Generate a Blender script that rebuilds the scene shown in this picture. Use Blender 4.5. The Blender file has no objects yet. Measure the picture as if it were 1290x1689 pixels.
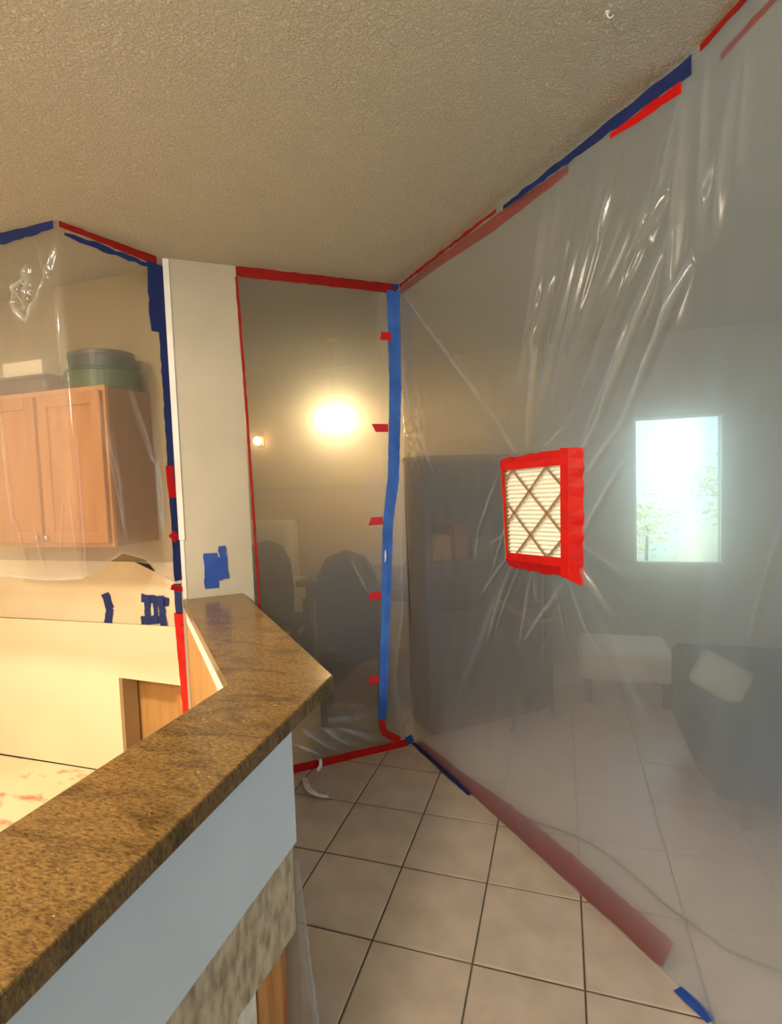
import bpy, bmesh, math, random
import numpy as np
from mathutils import Vector, Matrix, Euler

random.seed(7)
rng = np.random.default_rng(7)
sc = bpy.context.scene
COL = sc.collection

# ------------------------------------------------------------------ camera, world, lights, exposure
cd = bpy.data.cameras.new('camera')
cam = bpy.data.objects.new('camera', cd)
COL.objects.link(cam)
cam.location = (0, 0, 1.61)
cam.rotation_mode = 'XYZ'
cam.rotation_euler = (Matrix.Rotation(math.radians(17.6), 3, 'Z') @ Matrix.Rotation(math.radians(90 - 3.4), 3, 'X')
                      @ Matrix.Rotation(math.radians(-2.06), 3, 'Z')).to_euler('XYZ')
cd.sensor_fit = 'VERTICAL'
cd.sensor_height = 36.0
cd.lens = 36.0 * 890.0 / 1689.0
cd.clip_start = 0.02
sc.camera = cam

sc.view_settings.view_transform = 'Standard'
sc.view_settings.look = 'None'
sc.view_settings.exposure = 0.2
sc.view_settings.gamma = 1.0
sc.view_settings.use_curve_mapping = False
sc.cycles.use_denoising = True
sc.cycles.max_bounces = 12
sc.cycles.diffuse_bounces = 5
sc.cycles.glossy_bounces = 4
sc.cycles.transmission_bounces = 8
sc.cycles.volume_bounces = 8
sc.cycles.transparent_max_bounces = 24
sc.cycles.sample_clamp_indirect = 6.0
sc.cycles.caustics_reflective = False
sc.cycles.caustics_refractive = False

w = bpy.data.worlds.new('world')
sc.world = w
w.use_nodes = True
bg = w.node_tree.nodes['Background']
bg.inputs['Color'].default_value = (0.50, 0.78, 1.0, 1)
bg.inputs['Strength'].default_value = 5.6


def area_light(name, loc, size, power, color, rot=(0, 0, 0), shape='DISK', size_y=None, portal=False):
    l = bpy.data.lights.new(name, 'AREA')
    l.shape = shape
    l.size = size
    if size_y: l.size_y = size_y
    l.energy = power
    l.color = color
    if portal: l.cycles.is_portal = True
    o = bpy.data.objects.new(name, l)
    o.location = loc
    o.rotation_euler = rot
    COL.objects.link(o)
    return o


def point_light(name, loc, radius, power, color):
    l = bpy.data.lights.new(name, 'POINT')
    l.shadow_soft_size = radius
    l.energy = power
    l.color = color
    o = bpy.data.objects.new(name, l)
    o.location = loc
    COL.objects.link(o)
    return o


area_light('kitchen_ceiling_lamp', (-2.3, 0.5, 2.71), 0.35, 92, (1.0, 0.83, 0.60))
point_light('hall_lamp', (-0.76, -0.95, 2.42), 0.16, 165, (1.0, 0.91, 0.73))
sun = bpy.data.lights.new('sun', 'SUN')
sun.energy = 2.4
sun.angle = 0.01
sun.color = (1.0, 0.96, 0.88)
suno = bpy.data.objects.new('sun', sun)
suno.rotation_euler = Vector((0.25, 0.75, -0.62)).to_track_quat('-Z', 'Y').to_euler()
COL.objects.link(suno)
area_light('window_portal', (0.93, 5.16, 1.44), 0.7, 1, (1, 1, 1), (math.radians(-90), 0, 0), 'RECTANGLE', 1.26, True)
area_light('patio_door_portal', (3.12, 1.1, 1.1), 2.2, 1, (1, 1, 1), (0, math.radians(90), 0), 'RECTANGLE', 1.4, True)


# ------------------------------------------------------------------ materials
def srgb(r, g, b):
    f = lambda c: (c / 255 / 12.92) if c / 255 <= 0.04045 else ((c / 255 + 0.055) / 1.055) ** 2.4
    return (f(r), f(g), f(b), 1)


def newmat(name):
    m = bpy.data.materials.new(name)
    m.use_nodes = True
    nt = m.node_tree
    nt.nodes.clear()
    out = nt.nodes.new('ShaderNodeOutputMaterial')
    return m, nt, out


def N(nt, typ, **kw):
    n = nt.nodes.new(typ)
    for k, v in kw.items():
        if k in n.inputs: n.inputs[k].default_value = v
        else: setattr(n, k, v)
    return n


def plain(name, c1, c2=None, scale=8.0, rough=0.6, bump=0.0, bscale=60.0, detail=4.0, spec=0.4, stretch=(1, 1, 1), metal=0.0, bdist=0.01, rnd=0.0, lo=0.35, hi=0.65):
    """two-tone noise colour, noise bump"""
    m, nt, out = newmat(name)
    b = N(nt, 'ShaderNodeBsdfPrincipled')
    b.inputs['Roughness'].default_value = rough
    b.inputs['Specular IOR Level'].default_value = spec
    b.inputs['Metallic'].default_value = metal
    nt.links.new(b.outputs[0], out.inputs[0])
    tc = N(nt, 'ShaderNodeTexCoord')
    mp = N(nt, 'ShaderNodeMapping')
    mp.inputs['Scale'].default_value = stretch
    nt.links.new(tc.outputs['Object'], mp.inputs[0])
    if c2 is None: c2 = tuple(x * 0.85 for x in c1[:3]) + (1,)
    no = N(nt, 'ShaderNodeTexNoise', Scale=scale, Detail=detail)
    nt.links.new(mp.outputs[0], no.inputs['Vector'])
    cr = N(nt, 'ShaderNodeValToRGB')
    cr.color_ramp.elements[0].position = lo
    cr.color_ramp.elements[1].position = hi
    cr.color_ramp.elements[0].color = c2
    cr.color_ramp.elements[1].color = c1
    nt.links.new(no.outputs[0], cr.inputs[0])
    last = cr.outputs[0]
    if rnd:
        oi = N(nt, 'ShaderNodeObjectInfo')
        hv = N(nt, 'ShaderNodeHueSaturation')
        ma = N(nt, 'ShaderNodeMath', operation='MULTIPLY_ADD')
        ma.inputs[1].default_value = rnd
        ma.inputs[2].default_value = 1 - rnd / 2
        nt.links.new(oi.outputs['Random'], ma.inputs[0])
        nt.links.new(ma.outputs[0], hv.inputs['Value'])
        nt.links.new(last, hv.inputs['Color'])
        last = hv.outputs[0]
    nt.links.new(last, b.inputs['Base Color'])
    if bump:
        bn = N(nt, 'ShaderNodeTexNoise', Scale=bscale, Detail=3.0)
        nt.links.new(mp.outputs[0], bn.inputs['Vector'])
        bp = N(nt, 'ShaderNodeBump', Strength=bump, Distance=bdist)
        nt.links.new(bn.outputs[0], bp.inputs['Height'])
        nt.links.new(bp.outputs[0], b.inputs['Normal'])
    return m


M = {}
M['ceiling'] = None  # built below
M['wall_warm'] = plain('painted wall', srgb(180, 172, 154), srgb(173, 165, 147), 3, 0.75, 0.12, 160, bdist=0.004)
M['wall_tan'] = plain('tan wall', srgb(206, 180, 136), srgb(198, 172, 128), 3, 0.8, 0.1, 120, bdist=0.004)
M['wall_grey'] = plain('grey beige wall', srgb(176, 172, 162), srgb(168, 164, 154), 3, 0.8, 0.1, 120, bdist=0.004)
M['white_trim'] = plain('white trim', srgb(236, 232, 224), None, 5, 0.45)
M['white_board'] = plain('white drywall board', srgb(214, 217, 216), srgb(208, 211, 210), 4, 0.8, 0.06, 300, bdist=0.002)
M['cream_board'] = plain('cream protective board', srgb(234, 221, 190), srgb(228, 214, 182), 2, 0.85)
M['cream_paper'] = plain('cream masking paper', srgb(222, 205, 174), srgb(213, 195, 163), 2.5, 0.8, 0.1, 6, bdist=0.01)
M['grout'] = plain('grout', srgb(104, 92, 78), srgb(86, 76, 65), 30, 0.95)
M['tile'] = plain('ceramic tile', srgb(210, 189, 170), srgb(186, 165, 146), 7, 0.42, 0.05, 25, 6, rnd=0.08, bdist=0.003, lo=0.3, hi=0.7)
M['wood'] = plain('maple cabinet wood', srgb(172, 118, 68), srgb(156, 102, 54), 6, 0.45, 0.05, 60, 5, stretch=(6, 6, 0.6), bdist=0.002)
M['niche'] = plain('tan cabinet door', srgb(196, 152, 96), srgb(184, 140, 84), 5, 0.6, stretch=(5, 5, 0.6))
M['wood_light'] = plain('pale maple stile', srgb(194, 140, 86), srgb(182, 126, 72), 6, 0.5, stretch=(6, 6, 0.6))
M['wood_dark_side'] = plain('cabinet side veneer', srgb(140, 100, 62), srgb(126, 86, 50), 6, 0.5, stretch=(6, 6, 0.6))
M['stud'] = plain('pine stud', srgb(200, 138, 74), srgb(160, 96, 44), 5, 0.7, 0.2, 40, 5, stretch=(5, 5, 0.5), bdist=0.003)
M['walnut'] = plain('dark walnut', srgb(72, 50, 36), srgb(54, 38, 28), 6, 0.45, stretch=(4, 4, 0.6))
M['walnut_shelf'] = plain('dark shelf', srgb(78, 58, 42), srgb(60, 44, 32), 6, 0.4)
M['red_tape'] = plain('red sheathing tape', srgb(205, 16, 12), srgb(186, 10, 10), 14, 0.35, 0.15, 40, bdist=0.004)
M['red_dark'] = plain('dull red tape', srgb(150, 20, 14), srgb(132, 14, 10), 14, 0.4, 0.15, 40, bdist=0.004)  # red tape again, with ceiling shade and film dimming put into the colour
M['blue_tape'] = plain('blue painter tape', srgb(36, 76, 160), srgb(28, 62, 140), 14, 0.6, 0.2, 60, bdist=0.003)
M['navy_tape'] = plain('deep blue tape', srgb(26, 46, 110), srgb(20, 36, 92), 14, 0.6, 0.2, 60, bdist=0.003)  # blue painter tape with the dim light of its spots put into the colour
M['zip_blue'] = plain('blue zipper tape', srgb(62, 112, 200), srgb(48, 94, 180), 9, 0.5, 0.1, 200, bdist=0.002)
M['media'] = plain('pleated white filter media', srgb(250, 248, 240), srgb(244, 241, 230), 40, 0.95)
M['card'] = plain('brown card lattice', srgb(158, 128, 92), srgb(140, 110, 76), 20, 0.9)
M['chrome'] = plain('brushed metal', srgb(210, 208, 204), None, 30, 0.25, metal=1.0)
M['tin_dark'] = plain('dark green tin', srgb(48, 64, 54), srgb(40, 54, 46), 12, 0.4)
M['tin_green'] = plain('green tin', srgb(58, 82, 44), srgb(48, 70, 38), 12, 0.4)
M['box_white'] = plain('white carton', srgb(232, 216, 188), None, 6, 0.8)
M['tray'] = plain('grey pan', srgb(78, 72, 66), srgb(62, 58, 54), 10, 0.4)
M['navy_cloth'] = plain('slate blue upholstery', srgb(46, 54, 74), srgb(38, 46, 66), 30, 0.95, 0.2, 200, bdist=0.003)
M['pale_cloth'] = plain('pale linen', srgb(208, 206, 186), srgb(196, 194, 174), 20, 0.95, 0.2, 60, bdist=0.004)
M['white_cloth'] = plain('white drop cloth', srgb(222, 214, 200), srgb(208, 200, 186), 6, 0.9, 0.2, 20, bdist=0.01)
M['dark_fabric'] = plain('charcoal fabric', srgb(54, 50, 48), srgb(42, 39, 38), 30, 0.9)
M['brass'] = plain('brass', srgb(200, 150, 70), None, 20, 0.3, metal=1.0)
M['cable'] = plain('dark cable', srgb(60, 58, 52), None, 20, 0.6)
M['insulation'] = plain('pale fibre scrap', srgb(236, 226, 206), srgb(214, 200, 176), 30, 0.95, 0.4, 40)
M['book_a'] = plain('ochre cloth', srgb(170, 120, 50), None, 30, 0.7)
M['book_b'] = plain('rust cloth', srgb(140, 70, 40), None, 30, 0.7)
M['book_c'] = plain('olive cloth', srgb(110, 100, 60), None, 30, 0.7)
M['white_paint'] = plain('white painted metal', srgb(240, 240, 236), None, 30, 0.4)
M['leaf'] = plain('sunlit leaf', srgb(226, 220, 160), srgb(190, 186, 116), 12, 0.6)
M['bark'] = plain('bark', srgb(120, 100, 80), None, 20, 0.9)
M['fence'] = plain('pale garden wall', srgb(206, 226, 232), srgb(226, 222, 190), 0.9, 0.9)
M['ground'] = plain('garden gravel', srgb(200, 190, 160), srgb(170, 160, 130), 20, 0.95)


def ceiling_mat():
    m, nt, out = newmat('popcorn ceiling')
    b = N(nt, 'ShaderNodeBsdfPrincipled')
    b.inputs['Roughness'].default_value = 0.95
    b.inputs['Specular IOR Level'].default_value = 0.1
    tc = N(nt, 'ShaderNodeTexCoord')
    n1 = N(nt, 'ShaderNodeTexNoise', Scale=125.0, Detail=4.0, Roughness=0.6)
    nt.links.new(tc.outputs['Object'], n1.inputs['Vector'])
    cr = N(nt, 'ShaderNodeValToRGB')
    cr.color_ramp.elements[0].position = 0.40
    cr.color_ramp.elements[1].position = 0.60
    nt.links.new(n1.outputs[0], cr.inputs[0])
    n2 = N(nt, 'ShaderNodeTexNoise', Scale=1.6, Detail=2.0)
    nt.links.new(tc.outputs['Object'], n2.inputs['Vector'])
    c2 = N(nt, 'ShaderNodeValToRGB')
    c2.color_ramp.elements[0].color = srgb(208, 202, 182)
    c2.color_ramp.elements[1].color = srgb(218, 212, 192)
    nt.links.new(n2.outputs[0], c2.inputs[0])
    nt.links.new(c2.outputs[0], b.inputs['Base Color'])
    bp = N(nt, 'ShaderNodeBump', Strength=0.9, Distance=0.006)
    nt.links.new(cr.outputs[0], bp.inputs['Height'])
    nt.links.new(bp.outputs[0], b.inputs['Normal'])
    nt.links.new(b.outputs[0], out.inputs[0])
    return m


M['ceiling'] = ceiling_mat()


def granite_mat():
    m, nt, out = newmat('brown granite')
    b = N(nt, 'ShaderNodeBsdfPrincipled')
    b.inputs['Roughness'].default_value = 0.22
    b.inputs['Specular IOR Level'].default_value = 0.45
    tc = N(nt, 'ShaderNodeTexCoord')
    mp = N(nt, 'ShaderNodeMapping')
    mp.inputs['Rotation'].default_value = (0, 0, math.radians(18))
    mp.inputs['Scale'].default_value = (1, 2.6, 1)
    nt.links.new(tc.outputs['Object'], mp.inputs[0])
    n1 = N(nt, 'ShaderNodeTexNoise', Scale=75.0, Detail=8.0, Roughness=0.72, Distortion=0.4)
    n2 = N(nt, 'ShaderNodeTexNoise', Scale=6.0, Detail=5.0, Roughness=0.65, Distortion=1.0)
    n3 = N(nt, 'ShaderNodeTexNoise', Scale=55.0, Detail=2.0, Roughness=0.5)
    for n in (n1, n2, n3): nt.links.new(mp.outputs[0], n.inputs['Vector'])
    cr = N(nt, 'ShaderNodeValToRGB')
    e = cr.color_ramp.elements
    e[0].position = 0.30; e[0].color = srgb(44, 30, 15)
    e[1].position = 0.72; e[1].color = srgb(142, 112, 64)
    a = e.new(0.44); a.color = srgb(94, 70, 38)
    a = e.new(0.56); a.color = srgb(122, 93, 50)
    nt.links.new(n1.outputs[0], cr.inputs[0])
    c2 = N(nt, 'ShaderNodeValToRGB')
    c2.color_ramp.elements[0].position = 0.33; c2.color_ramp.elements[0].color = (0.34, 0.31, 0.28, 1)
    c2.color_ramp.elements[1].position = 0.52; c2.color_ramp.elements[1].color = (1, 1, 1, 1)
    nt.links.new(n2.outputs[0], c2.inputs[0])
    mx = N(nt, 'ShaderNodeMix', data_type='RGBA', blend_type='MULTIPLY')
    mx.inputs[0].default_value = 0.75
    nt.links.new(cr.outputs[0], mx.inputs[6])
    nt.links.new(c2.outputs[0], mx.inputs[7])
    c3 = N(nt, 'ShaderNodeValToRGB')
    c3.color_ramp.elements[0].position = 0.72; c3.color_ramp.elements[0].color = (0, 0, 0, 1)
    c3.color_ramp.elements[1].position = 0.80; c3.color_ramp.elements[1].color = (1, 1, 1, 1)
    nt.links.new(n3.outputs[0], c3.inputs[0])
    m2 = N(nt, 'ShaderNodeMix', data_type='RGBA')
    nt.links.new(c3.outputs[0], m2.inputs[0])
    nt.links.new(mx.outputs[2], m2.inputs[6])
    m2.inputs[7].default_value = srgb(206, 176, 122)
    nt.links.new(m2.outputs[2], b.inputs['Base Color'])
    bp = N(nt, 'ShaderNodeBump', Strength=0.06, Distance=0.002)
    nt.links.new(n3.outputs[0], bp.inputs['Height'])
    nt.links.new(bp.outputs[0], b.inputs['Normal'])
    nt.links.new(b.outputs[0], out.inputs[0])
    return m


M['granite'] = granite_mat()


def backing_mat():
    m = plain('torn backing board', srgb(204, 182, 150), srgb(146, 122, 92), 22, 0.95, 0.5, 60, 8, stretch=(1, 1.6, 0.8), bdist=0.006, lo=0.3, hi=0.62)
    return m


M['backing'] = backing_mat()


def floor_paper_mat():
    m, nt, out = newmat('stained floor paper')
    b = N(nt, 'ShaderNodeBsdfPrincipled')
    b.inputs['Roughness'].default_value = 0.85
    tc = N(nt, 'ShaderNodeTexCoord')
    n1 = N(nt, 'ShaderNodeTexNoise', Scale=3.0, Detail=5.0)
    n2 = N(nt, 'ShaderNodeTexNoise', Scale=4.2, Detail=5.0, Roughness=0.6)
    mp = N(nt, 'ShaderNodeMapping')
    mp.inputs['Location'].default_value = (0.35, 0.1, 0)
    mp.inputs['Scale'].default_value = (1, 1.8, 1)
    nt.links.new(tc.outputs['Object'], mp.inputs[0])
    nt.links.new(tc.outputs['Object'], n1.inputs['Vector'])
    nt.links.new(mp.outputs[0], n2.inputs['Vector'])
    c1 = N(nt, 'ShaderNodeValToRGB')
    c1.color_ramp.elements[0].color = srgb(222, 196, 158)
    c1.color_ramp.elements[1].color = srgb(238, 216, 180)
    nt.links.new(n1.outputs[0], c1.inputs[0])
    c2 = N(nt, 'ShaderNodeValToRGB')
    c2.color_ramp.elements[0].position = 0.53; c2.color_ramp.elements[0].color = (0, 0, 0, 1)
    c2.color_ramp.elements[1].position = 0.68; c2.color_ramp.elements[1].color = (1, 1, 1, 1)
    nt.links.new(n2.outputs[0], c2.inputs[0])
    mx = N(nt, 'ShaderNodeMix', data_type='RGBA')
    nt.links.new(c2.outputs[0], mx.inputs[0])
    nt.links.new(c1.outputs[0], mx.inputs[6])
    mx.inputs[7].default_value = srgb(214, 96, 66)
    nt.links.new(mx.outputs[2], b.inputs['Base Color'])
    nt.links.new(b.outputs[0], out.inputs[0])
    return m


M['floor_paper'] = floor_paper_mat()


def plastic_mat(name, haze=0.06, fold_haze=0.5, density=220.0, g=0.965, tint=(0.96, 0.965, 0.96), gloss=0.12, wide=0.5):
    """polyethylene film: clear faces with a little surface haze, denser where it is folded ('fold'), milky forward-scattering inside"""
    m, nt, out = newmat(name)
    tr = N(nt, 'ShaderNodeBsdfTransparent')
    tr.inputs[0].default_value = (1, 1, 1, 1)
    gl = N(nt, 'ShaderNodeBsdfGlossy')
    gl.inputs['Roughness'].default_value = gloss
    lw = N(nt, 'ShaderNodeLayerWeight', Blend=0.5)
    pw_ = N(nt, 'ShaderNodeMath', operation='POWER')
    pw_.inputs[1].default_value = 5.0
    nt.links.new(lw.outputs['Facing'], pw_.inputs[0])
    fr = N(nt, 'ShaderNodeMath', operation='MULTIPLY_ADD')
    fr.inputs[1].default_value = 0.6
    fr.inputs[2].default_value = 0.03
    nt.links.new(pw_.outputs[0], fr.inputs[0])
    m1 = N(nt, 'ShaderNodeMixShader')
    nt.links.new(fr.outputs[0], m1.inputs[0])
    nt.links.new(tr.outputs[0], m1.inputs[1])
    nt.links.new(gl.outputs[0], m1.inputs[2])
    df = N(nt, 'ShaderNodeBsdfDiffuse')
    df.inputs[0].default_value = (0.9, 0.91, 0.91, 1)
    tl = N(nt, 'ShaderNodeBsdfTranslucent')
    tl.inputs[0].default_value = (0.9, 0.91, 0.91, 1)
    m2 = N(nt, 'ShaderNodeMixShader')
    m2.inputs[0].default_value = 0.55
    nt.links.new(df.outputs[0], m2.inputs[1])
    nt.links.new(tl.outputs[0], m2.inputs[2])
    at = N(nt, 'ShaderNodeAttribute', attribute_name='fold')
    ma = N(nt, 'ShaderNodeMath', operation='MULTIPLY_ADD')
    ma.inputs[1].default_value = fold_haze
    ma.inputs[2].default_value = haze
    ma.use_clamp = True
    nt.links.new(at.outputs['Fac'], ma.inputs[0])
    m3 = N(nt, 'ShaderNodeMixShader')
    nt.links.new(ma.outputs[0], m3.inputs[0])
    nt.links.new(m1.outputs[0], m3.inputs[1])
    nt.links.new(m2.outputs[0], m3.inputs[2])
    nt.links.new(m3.outputs[0], out.inputs['Surface'])
    va = N(nt, 'ShaderNodeAddShader')
    for i, (dn, an) in enumerate(((density, g), (density * wide, g - 0.10))):     # narrow blur and a wide glow
        vs = N(nt, 'ShaderNodeVolumeScatter')
        vs.inputs['Color'].default_value = tint + (1,)
        vs.inputs['Density'].default_value = dn
        vs.inputs['Anisotropy'].default_value = an
        nt.links.new(vs.outputs[0], va.inputs[i])
    nt.links.new(va.outputs[0], out.inputs['Volume'])
    return m


M['film'] = plastic_mat('polyethylene film', haze=0.036, fold_haze=0.42, density=140, g=0.972, wide=0.72, gloss=0.19)
M['film_door'] = plastic_mat('polyethylene door film', haze=0.036, fold_haze=0.5, density=80, g=0.984, wide=1.7)
M['film_clear'] = plastic_mat('thin clear polyethylene film', haze=0.05, fold_haze=0.42, density=70, g=0.97, gloss=0.1)
M['film_scrap'] = plastic_mat('crumpled clear film', haze=0.12, density=60, g=0.9)


def emit(name, col, s):
    m, nt, out = newmat(name)
    e = N(nt, 'ShaderNodeEmission', Strength=s)
    e.inputs[0].default_value = col
    nt.links.new(e.outputs[0], out.inputs[0])
    return m


M['bulb'] = emit('lit frosted globe', (1.0, 0.74, 0.36, 1), 320)
M['bulb_small'] = emit('lit small bulb', (1.0, 0.66, 0.3, 1), 14)


def glass_mat():
    m, nt, out = newmat('window glass')
    tr = N(nt, 'ShaderNodeBsdfTransparent')
    gl = N(nt, 'ShaderNodeBsdfGlossy')
    gl.inputs['Roughness'].default_value = 0.02
    mx = N(nt, 'ShaderNodeMixShader')
    mx.inputs[0].default_value = 0.05
    nt.links.new(tr.outputs[0], mx.inputs[1])
    nt.links.new(gl.outputs[0], mx.inputs[2])
    nt.links.new(mx.outputs[0], out.inputs[0])
    return m


M['glass'] = glass_mat()


# ------------------------------------------------------------------ mesh helpers
class MB:
    def __init__(s):
        s.v = []; s.f = []

    def add(s, vs, fs):
        o = len(s.v)
        s.v += [tuple(p) for p in vs]
        s.f += [tuple(i + o for i in f) for f in fs]
        return s

    def box(s, x0, x1, y0, y1, z0, z1, mat=None):
        vs = [Vector(p) for p in ((x0, y0, z0), (x1, y0, z0), (x1, y1, z0), (x0, y1, z0), (x0, y0, z1), (x1, y0, z1), (x1, y1, z1), (x0, y1, z1))]
        if mat is not None: vs = [mat @ p for p in vs]
        return s.add(vs, [(3, 2, 1, 0), (4, 5, 6, 7), (0, 1, 5, 4), (1, 2, 6, 5), (2, 3, 7, 6), (3, 0, 4, 7)])

    def prism(s, poly, z0, z1):
        """poly counter-clockwise in XY"""
        n = len(poly)
        vs = [(x, y, z0) for x, y in poly] + [(x, y, z1) for x, y in poly]
        fs = [tuple(range(n - 1, -1, -1)), tuple(range(n, 2 * n))]
        fs += [(i, (i + 1) % n, (i + 1) % n + n, i + n) for i in range(n)]
        return s.add(vs, fs)

    def tube(s, pts, r, n=8, caps=True):
        pts = [Vector(p) for p in pts]
        rs = r if isinstance(r, (list, tuple)) else [r] * len(pts)
        vs = []
        prev = None
        for i, p in enumerate(pts):
            t = (pts[min(i + 1, len(pts) - 1)] - pts[max(i - 1, 0)]).normalized()
            a = prev if prev is not None else (Vector((0, 0, 1)) if abs(t.z) < 0.9 else Vector((1, 0, 0)))
            u = (a - t * a.dot(t)).normalized()
            prev = u
            v = t.cross(u)
            for k in range(n):
                q = 2 * math.pi * k / n
                vs.append(p + (u * math.cos(q) + v * math.sin(q)) * rs[i])
        fs = []
        for i in range(len(pts) - 1):
            for k in range(n):
                fs.append((i * n + k, i * n + (k + 1) % n, (i + 1) * n + (k + 1) % n, (i + 1) * n + k))
        if caps:
            fs.append(tuple(range(n - 1, -1, -1)))
            fs.append(tuple(range((len(pts) - 1) * n, len(pts) * n)))
        return s.add(vs, fs)

    def lathe(s, prof, c, n=24, sx=1, sy=1):
        vs = []
        for r, z in prof:
            for k in range(n):
                q = 2 * math.pi * k / n
                vs.append((c[0] + r * sx * math.cos(q), c[1] + r * sy * math.sin(q), c[2] + z))
        fs = []
        for i in range(len(prof) - 1):
            for k in range(n):
                fs.append((i * n + k, i * n + (k + 1) % n, (i + 1) * n + (k + 1) % n, (i + 1) * n + k))
        fs.append(tuple(range(n - 1, -1, -1)))
        fs.append(tuple(range((len(prof) - 1) * n, len(prof) * n)))
        return s.add(vs, fs)


def build(name, mb, mat, parent=None, smooth=False, bevel=0.0, segs=2, label=None):
    me = bpy.data.meshes.new(name)
    me.from_pydata([tuple(p) for p in mb.v], [], mb.f)
    bm = bmesh.new()
    bm.from_mesh(me)
    bmesh.ops.recalc_face_normals(bm, faces=bm.faces)
    bm.to_mesh(me)
    bm.free()
    me.materials.append(mat)
    if smooth:
        me.polygons.foreach_set('use_smooth', [True] * len(me.polygons))
    o = bpy.data.objects.new(name, me)
    COL.objects.link(o)
    if bevel:
        md = o.modifiers.new('bevel', 'BEVEL')
        md.width = bevel
        md.segments = segs
        md.limit_method = 'ANGLE'
        if not smooth:
            pass
    if parent is not None: o.parent = parent
    if label: o['label'] = label
    return o


def tag(o, label, cat, group=None):
    o['label'] = label
    o['category'] = cat
    if group: o['group'] = group
    return o


def struct(o, label=None):
    o['kind'] = 'structure'
    if label: o['label'] = label
    return o


def thing(name, label, cat, group=None):
    o = bpy.data.objects.new(name, None)
    o.empty_display_size = 0.05
    COL.objects.link(o)
    return tag(o, label, cat, group)


def recentre(root):
    """put the Empty at the base of its parts, keeping the parts where they stand"""
    lo = Vector((1e9,) * 3); hi = Vector((-1e9,) * 3)
    for c in root.children:
        for v in c.data.vertices:
            for i in range(3):
                lo[i] = min(lo[i], v.co[i]); hi[i] = max(hi[i], v.co[i])
    p = Vector(((lo.x + hi.x) / 2, (lo.y + hi.y) / 2, lo.z))
    root.location = p
    for c in root.children:
        c.data.transform(Matrix.Translation(-p))
        for g in c.children:
            g.data.transform(Matrix.Translation(-p))


# ------------------------------------------------------------------ wall frames (metres, house axes)
PIL = Vector((-1.84, 2.28, 0))       # left end of the short pillar wall
KNR = Vector((-0.88, 3.09, 0))       # corner where zipper door and long partition meet
CRS = Vector((0.37, 1.725, 0))       # crease of the long partition
P3E = Vector((1.05, 0.29, 0))
CEIL = 2.74


class Frame:
    """vertical plane: u along p->q, z up, d towards the room the camera stands in"""
    def __init__(s, p, q, side):
        s.p = p
        s.d = (q - p).normalized()
        s.len = (q - p).length
        s.n = Vector((s.d.y, -s.d.x, 0)) * side

    def at(s, u, z, d=0.0):
        return s.p + s.d * u + s.n * d + Vector((0, 0, z))


F_door = Frame(PIL, KNR, 1)
F_right = Frame(KNR, CRS, 1)
F_p3 = Frame(CRS, P3E, 1)
K1A, K1B, K2B = Vector((-3.4, 1.81, 0)), Vector((-1.99, 1.81, 0)), Vector((-1.868, 2.262, 0))
F_k1 = Frame(K1A, K1B, 1)
F_k2 = Frame(K1B, K2B, 1)


# ------------------------------------------------------------------ structure: floor with tiles
TX, TY, TX0, TY0 = 0.3525, 0.371, -0.3075, 1.684
fl = MB().box(-3.75, 3.2, -2.8, 5.2, -0.1, -0.004)
floor = struct(build('floor', fl, M['grout']), 'tiled floor with dark grout lines')


def tile_mesh():
    a, b = TX / 2 - 0.003, TY / 2 - 0.003
    c = 0.004
    mb = MB()
    vs = []
    for (x, y, z) in ((a, b, -0.004), (a, b, -0.002), (a - c, b - c, 0.0)):
        vs += [(-x, -y, z), (x, -y, z), (x, y, z), (-x, y, z)]
    fs = [(8, 9, 10, 11)]
    for r in (0, 4):
        fs += [(r + i, r + (i + 1) % 4, r + 4 + (i + 1) % 4, r + 4 + i) for i in range(4)]
    mb.add(vs, fs)
    me = bpy.data.meshes.new('tile')
    me.from_pydata(mb.v, [], mb.f)
    me.materials.append(M['tile'])
    return me


tm = tile_mesh()
for i in range(-4, 9):
    for j in range(-4, 9):
        x = TX0 + (i + 0.5) * TX
        y = TY0 + (j + 0.5) * TY
        if x + TX / 2 < (-0.86 if y < 1.2 else -0.86 - (y - 1.2) * 0.93) - 0.2 and y < 2.3: continue      # under the kitchen floor paper
        if x > 2.9 or y > 4.9: continue
        o = bpy.data.objects.new('tile', tm)
        o.location = (x, y, rng.uniform(-0.0006, 0.0006))
        o.rotation_euler = (rng.uniform(-0.001, 0.001), rng.uniform(-0.001, 0.001), math.pi * rng.integers(0, 2))
        o.parent = floor
        COL.objects.link(o)

# ceiling
struct(build('ceiling', MB().box(-3.75, 3.2, -2.8, 5.2, CEIL, CEIL + 0.1), M['ceiling']), 'popcorn textured beige ceiling')

# outer walls
struct(build('wall_left', MB().box(-3.75, -3.6, -2.8, 5.2, 0, CEIL), M['wall_warm']))
struct(build('wall_rear', MB().box(-3.6, 3.05, -2.8, -2.65, 0, CEIL), M['wall_warm']))
# far wall with the window opening
WX0, WX1, WZ0, WZ1 = 0.585, 1.265, 0.815, 2.055
wf = MB()
struct(build('wall_dining', MB().box(-3.6, -0.2, 5.0, 5.2, 0, CEIL), M['wall_tan']), 'tan far wall of the dining room')
wf.box(-0.2, WX0, 5.0, 5.2, 0, CEIL).box(WX1, 3.05, 5.0, 5.2, 0, CEIL).box(WX0, WX1, 5.0, 5.2, 0, WZ0).box(WX0, WX1, 5.0, 5.2, WZ1, CEIL)
struct(build('wall_far', wf, M['wall_grey']))
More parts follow.
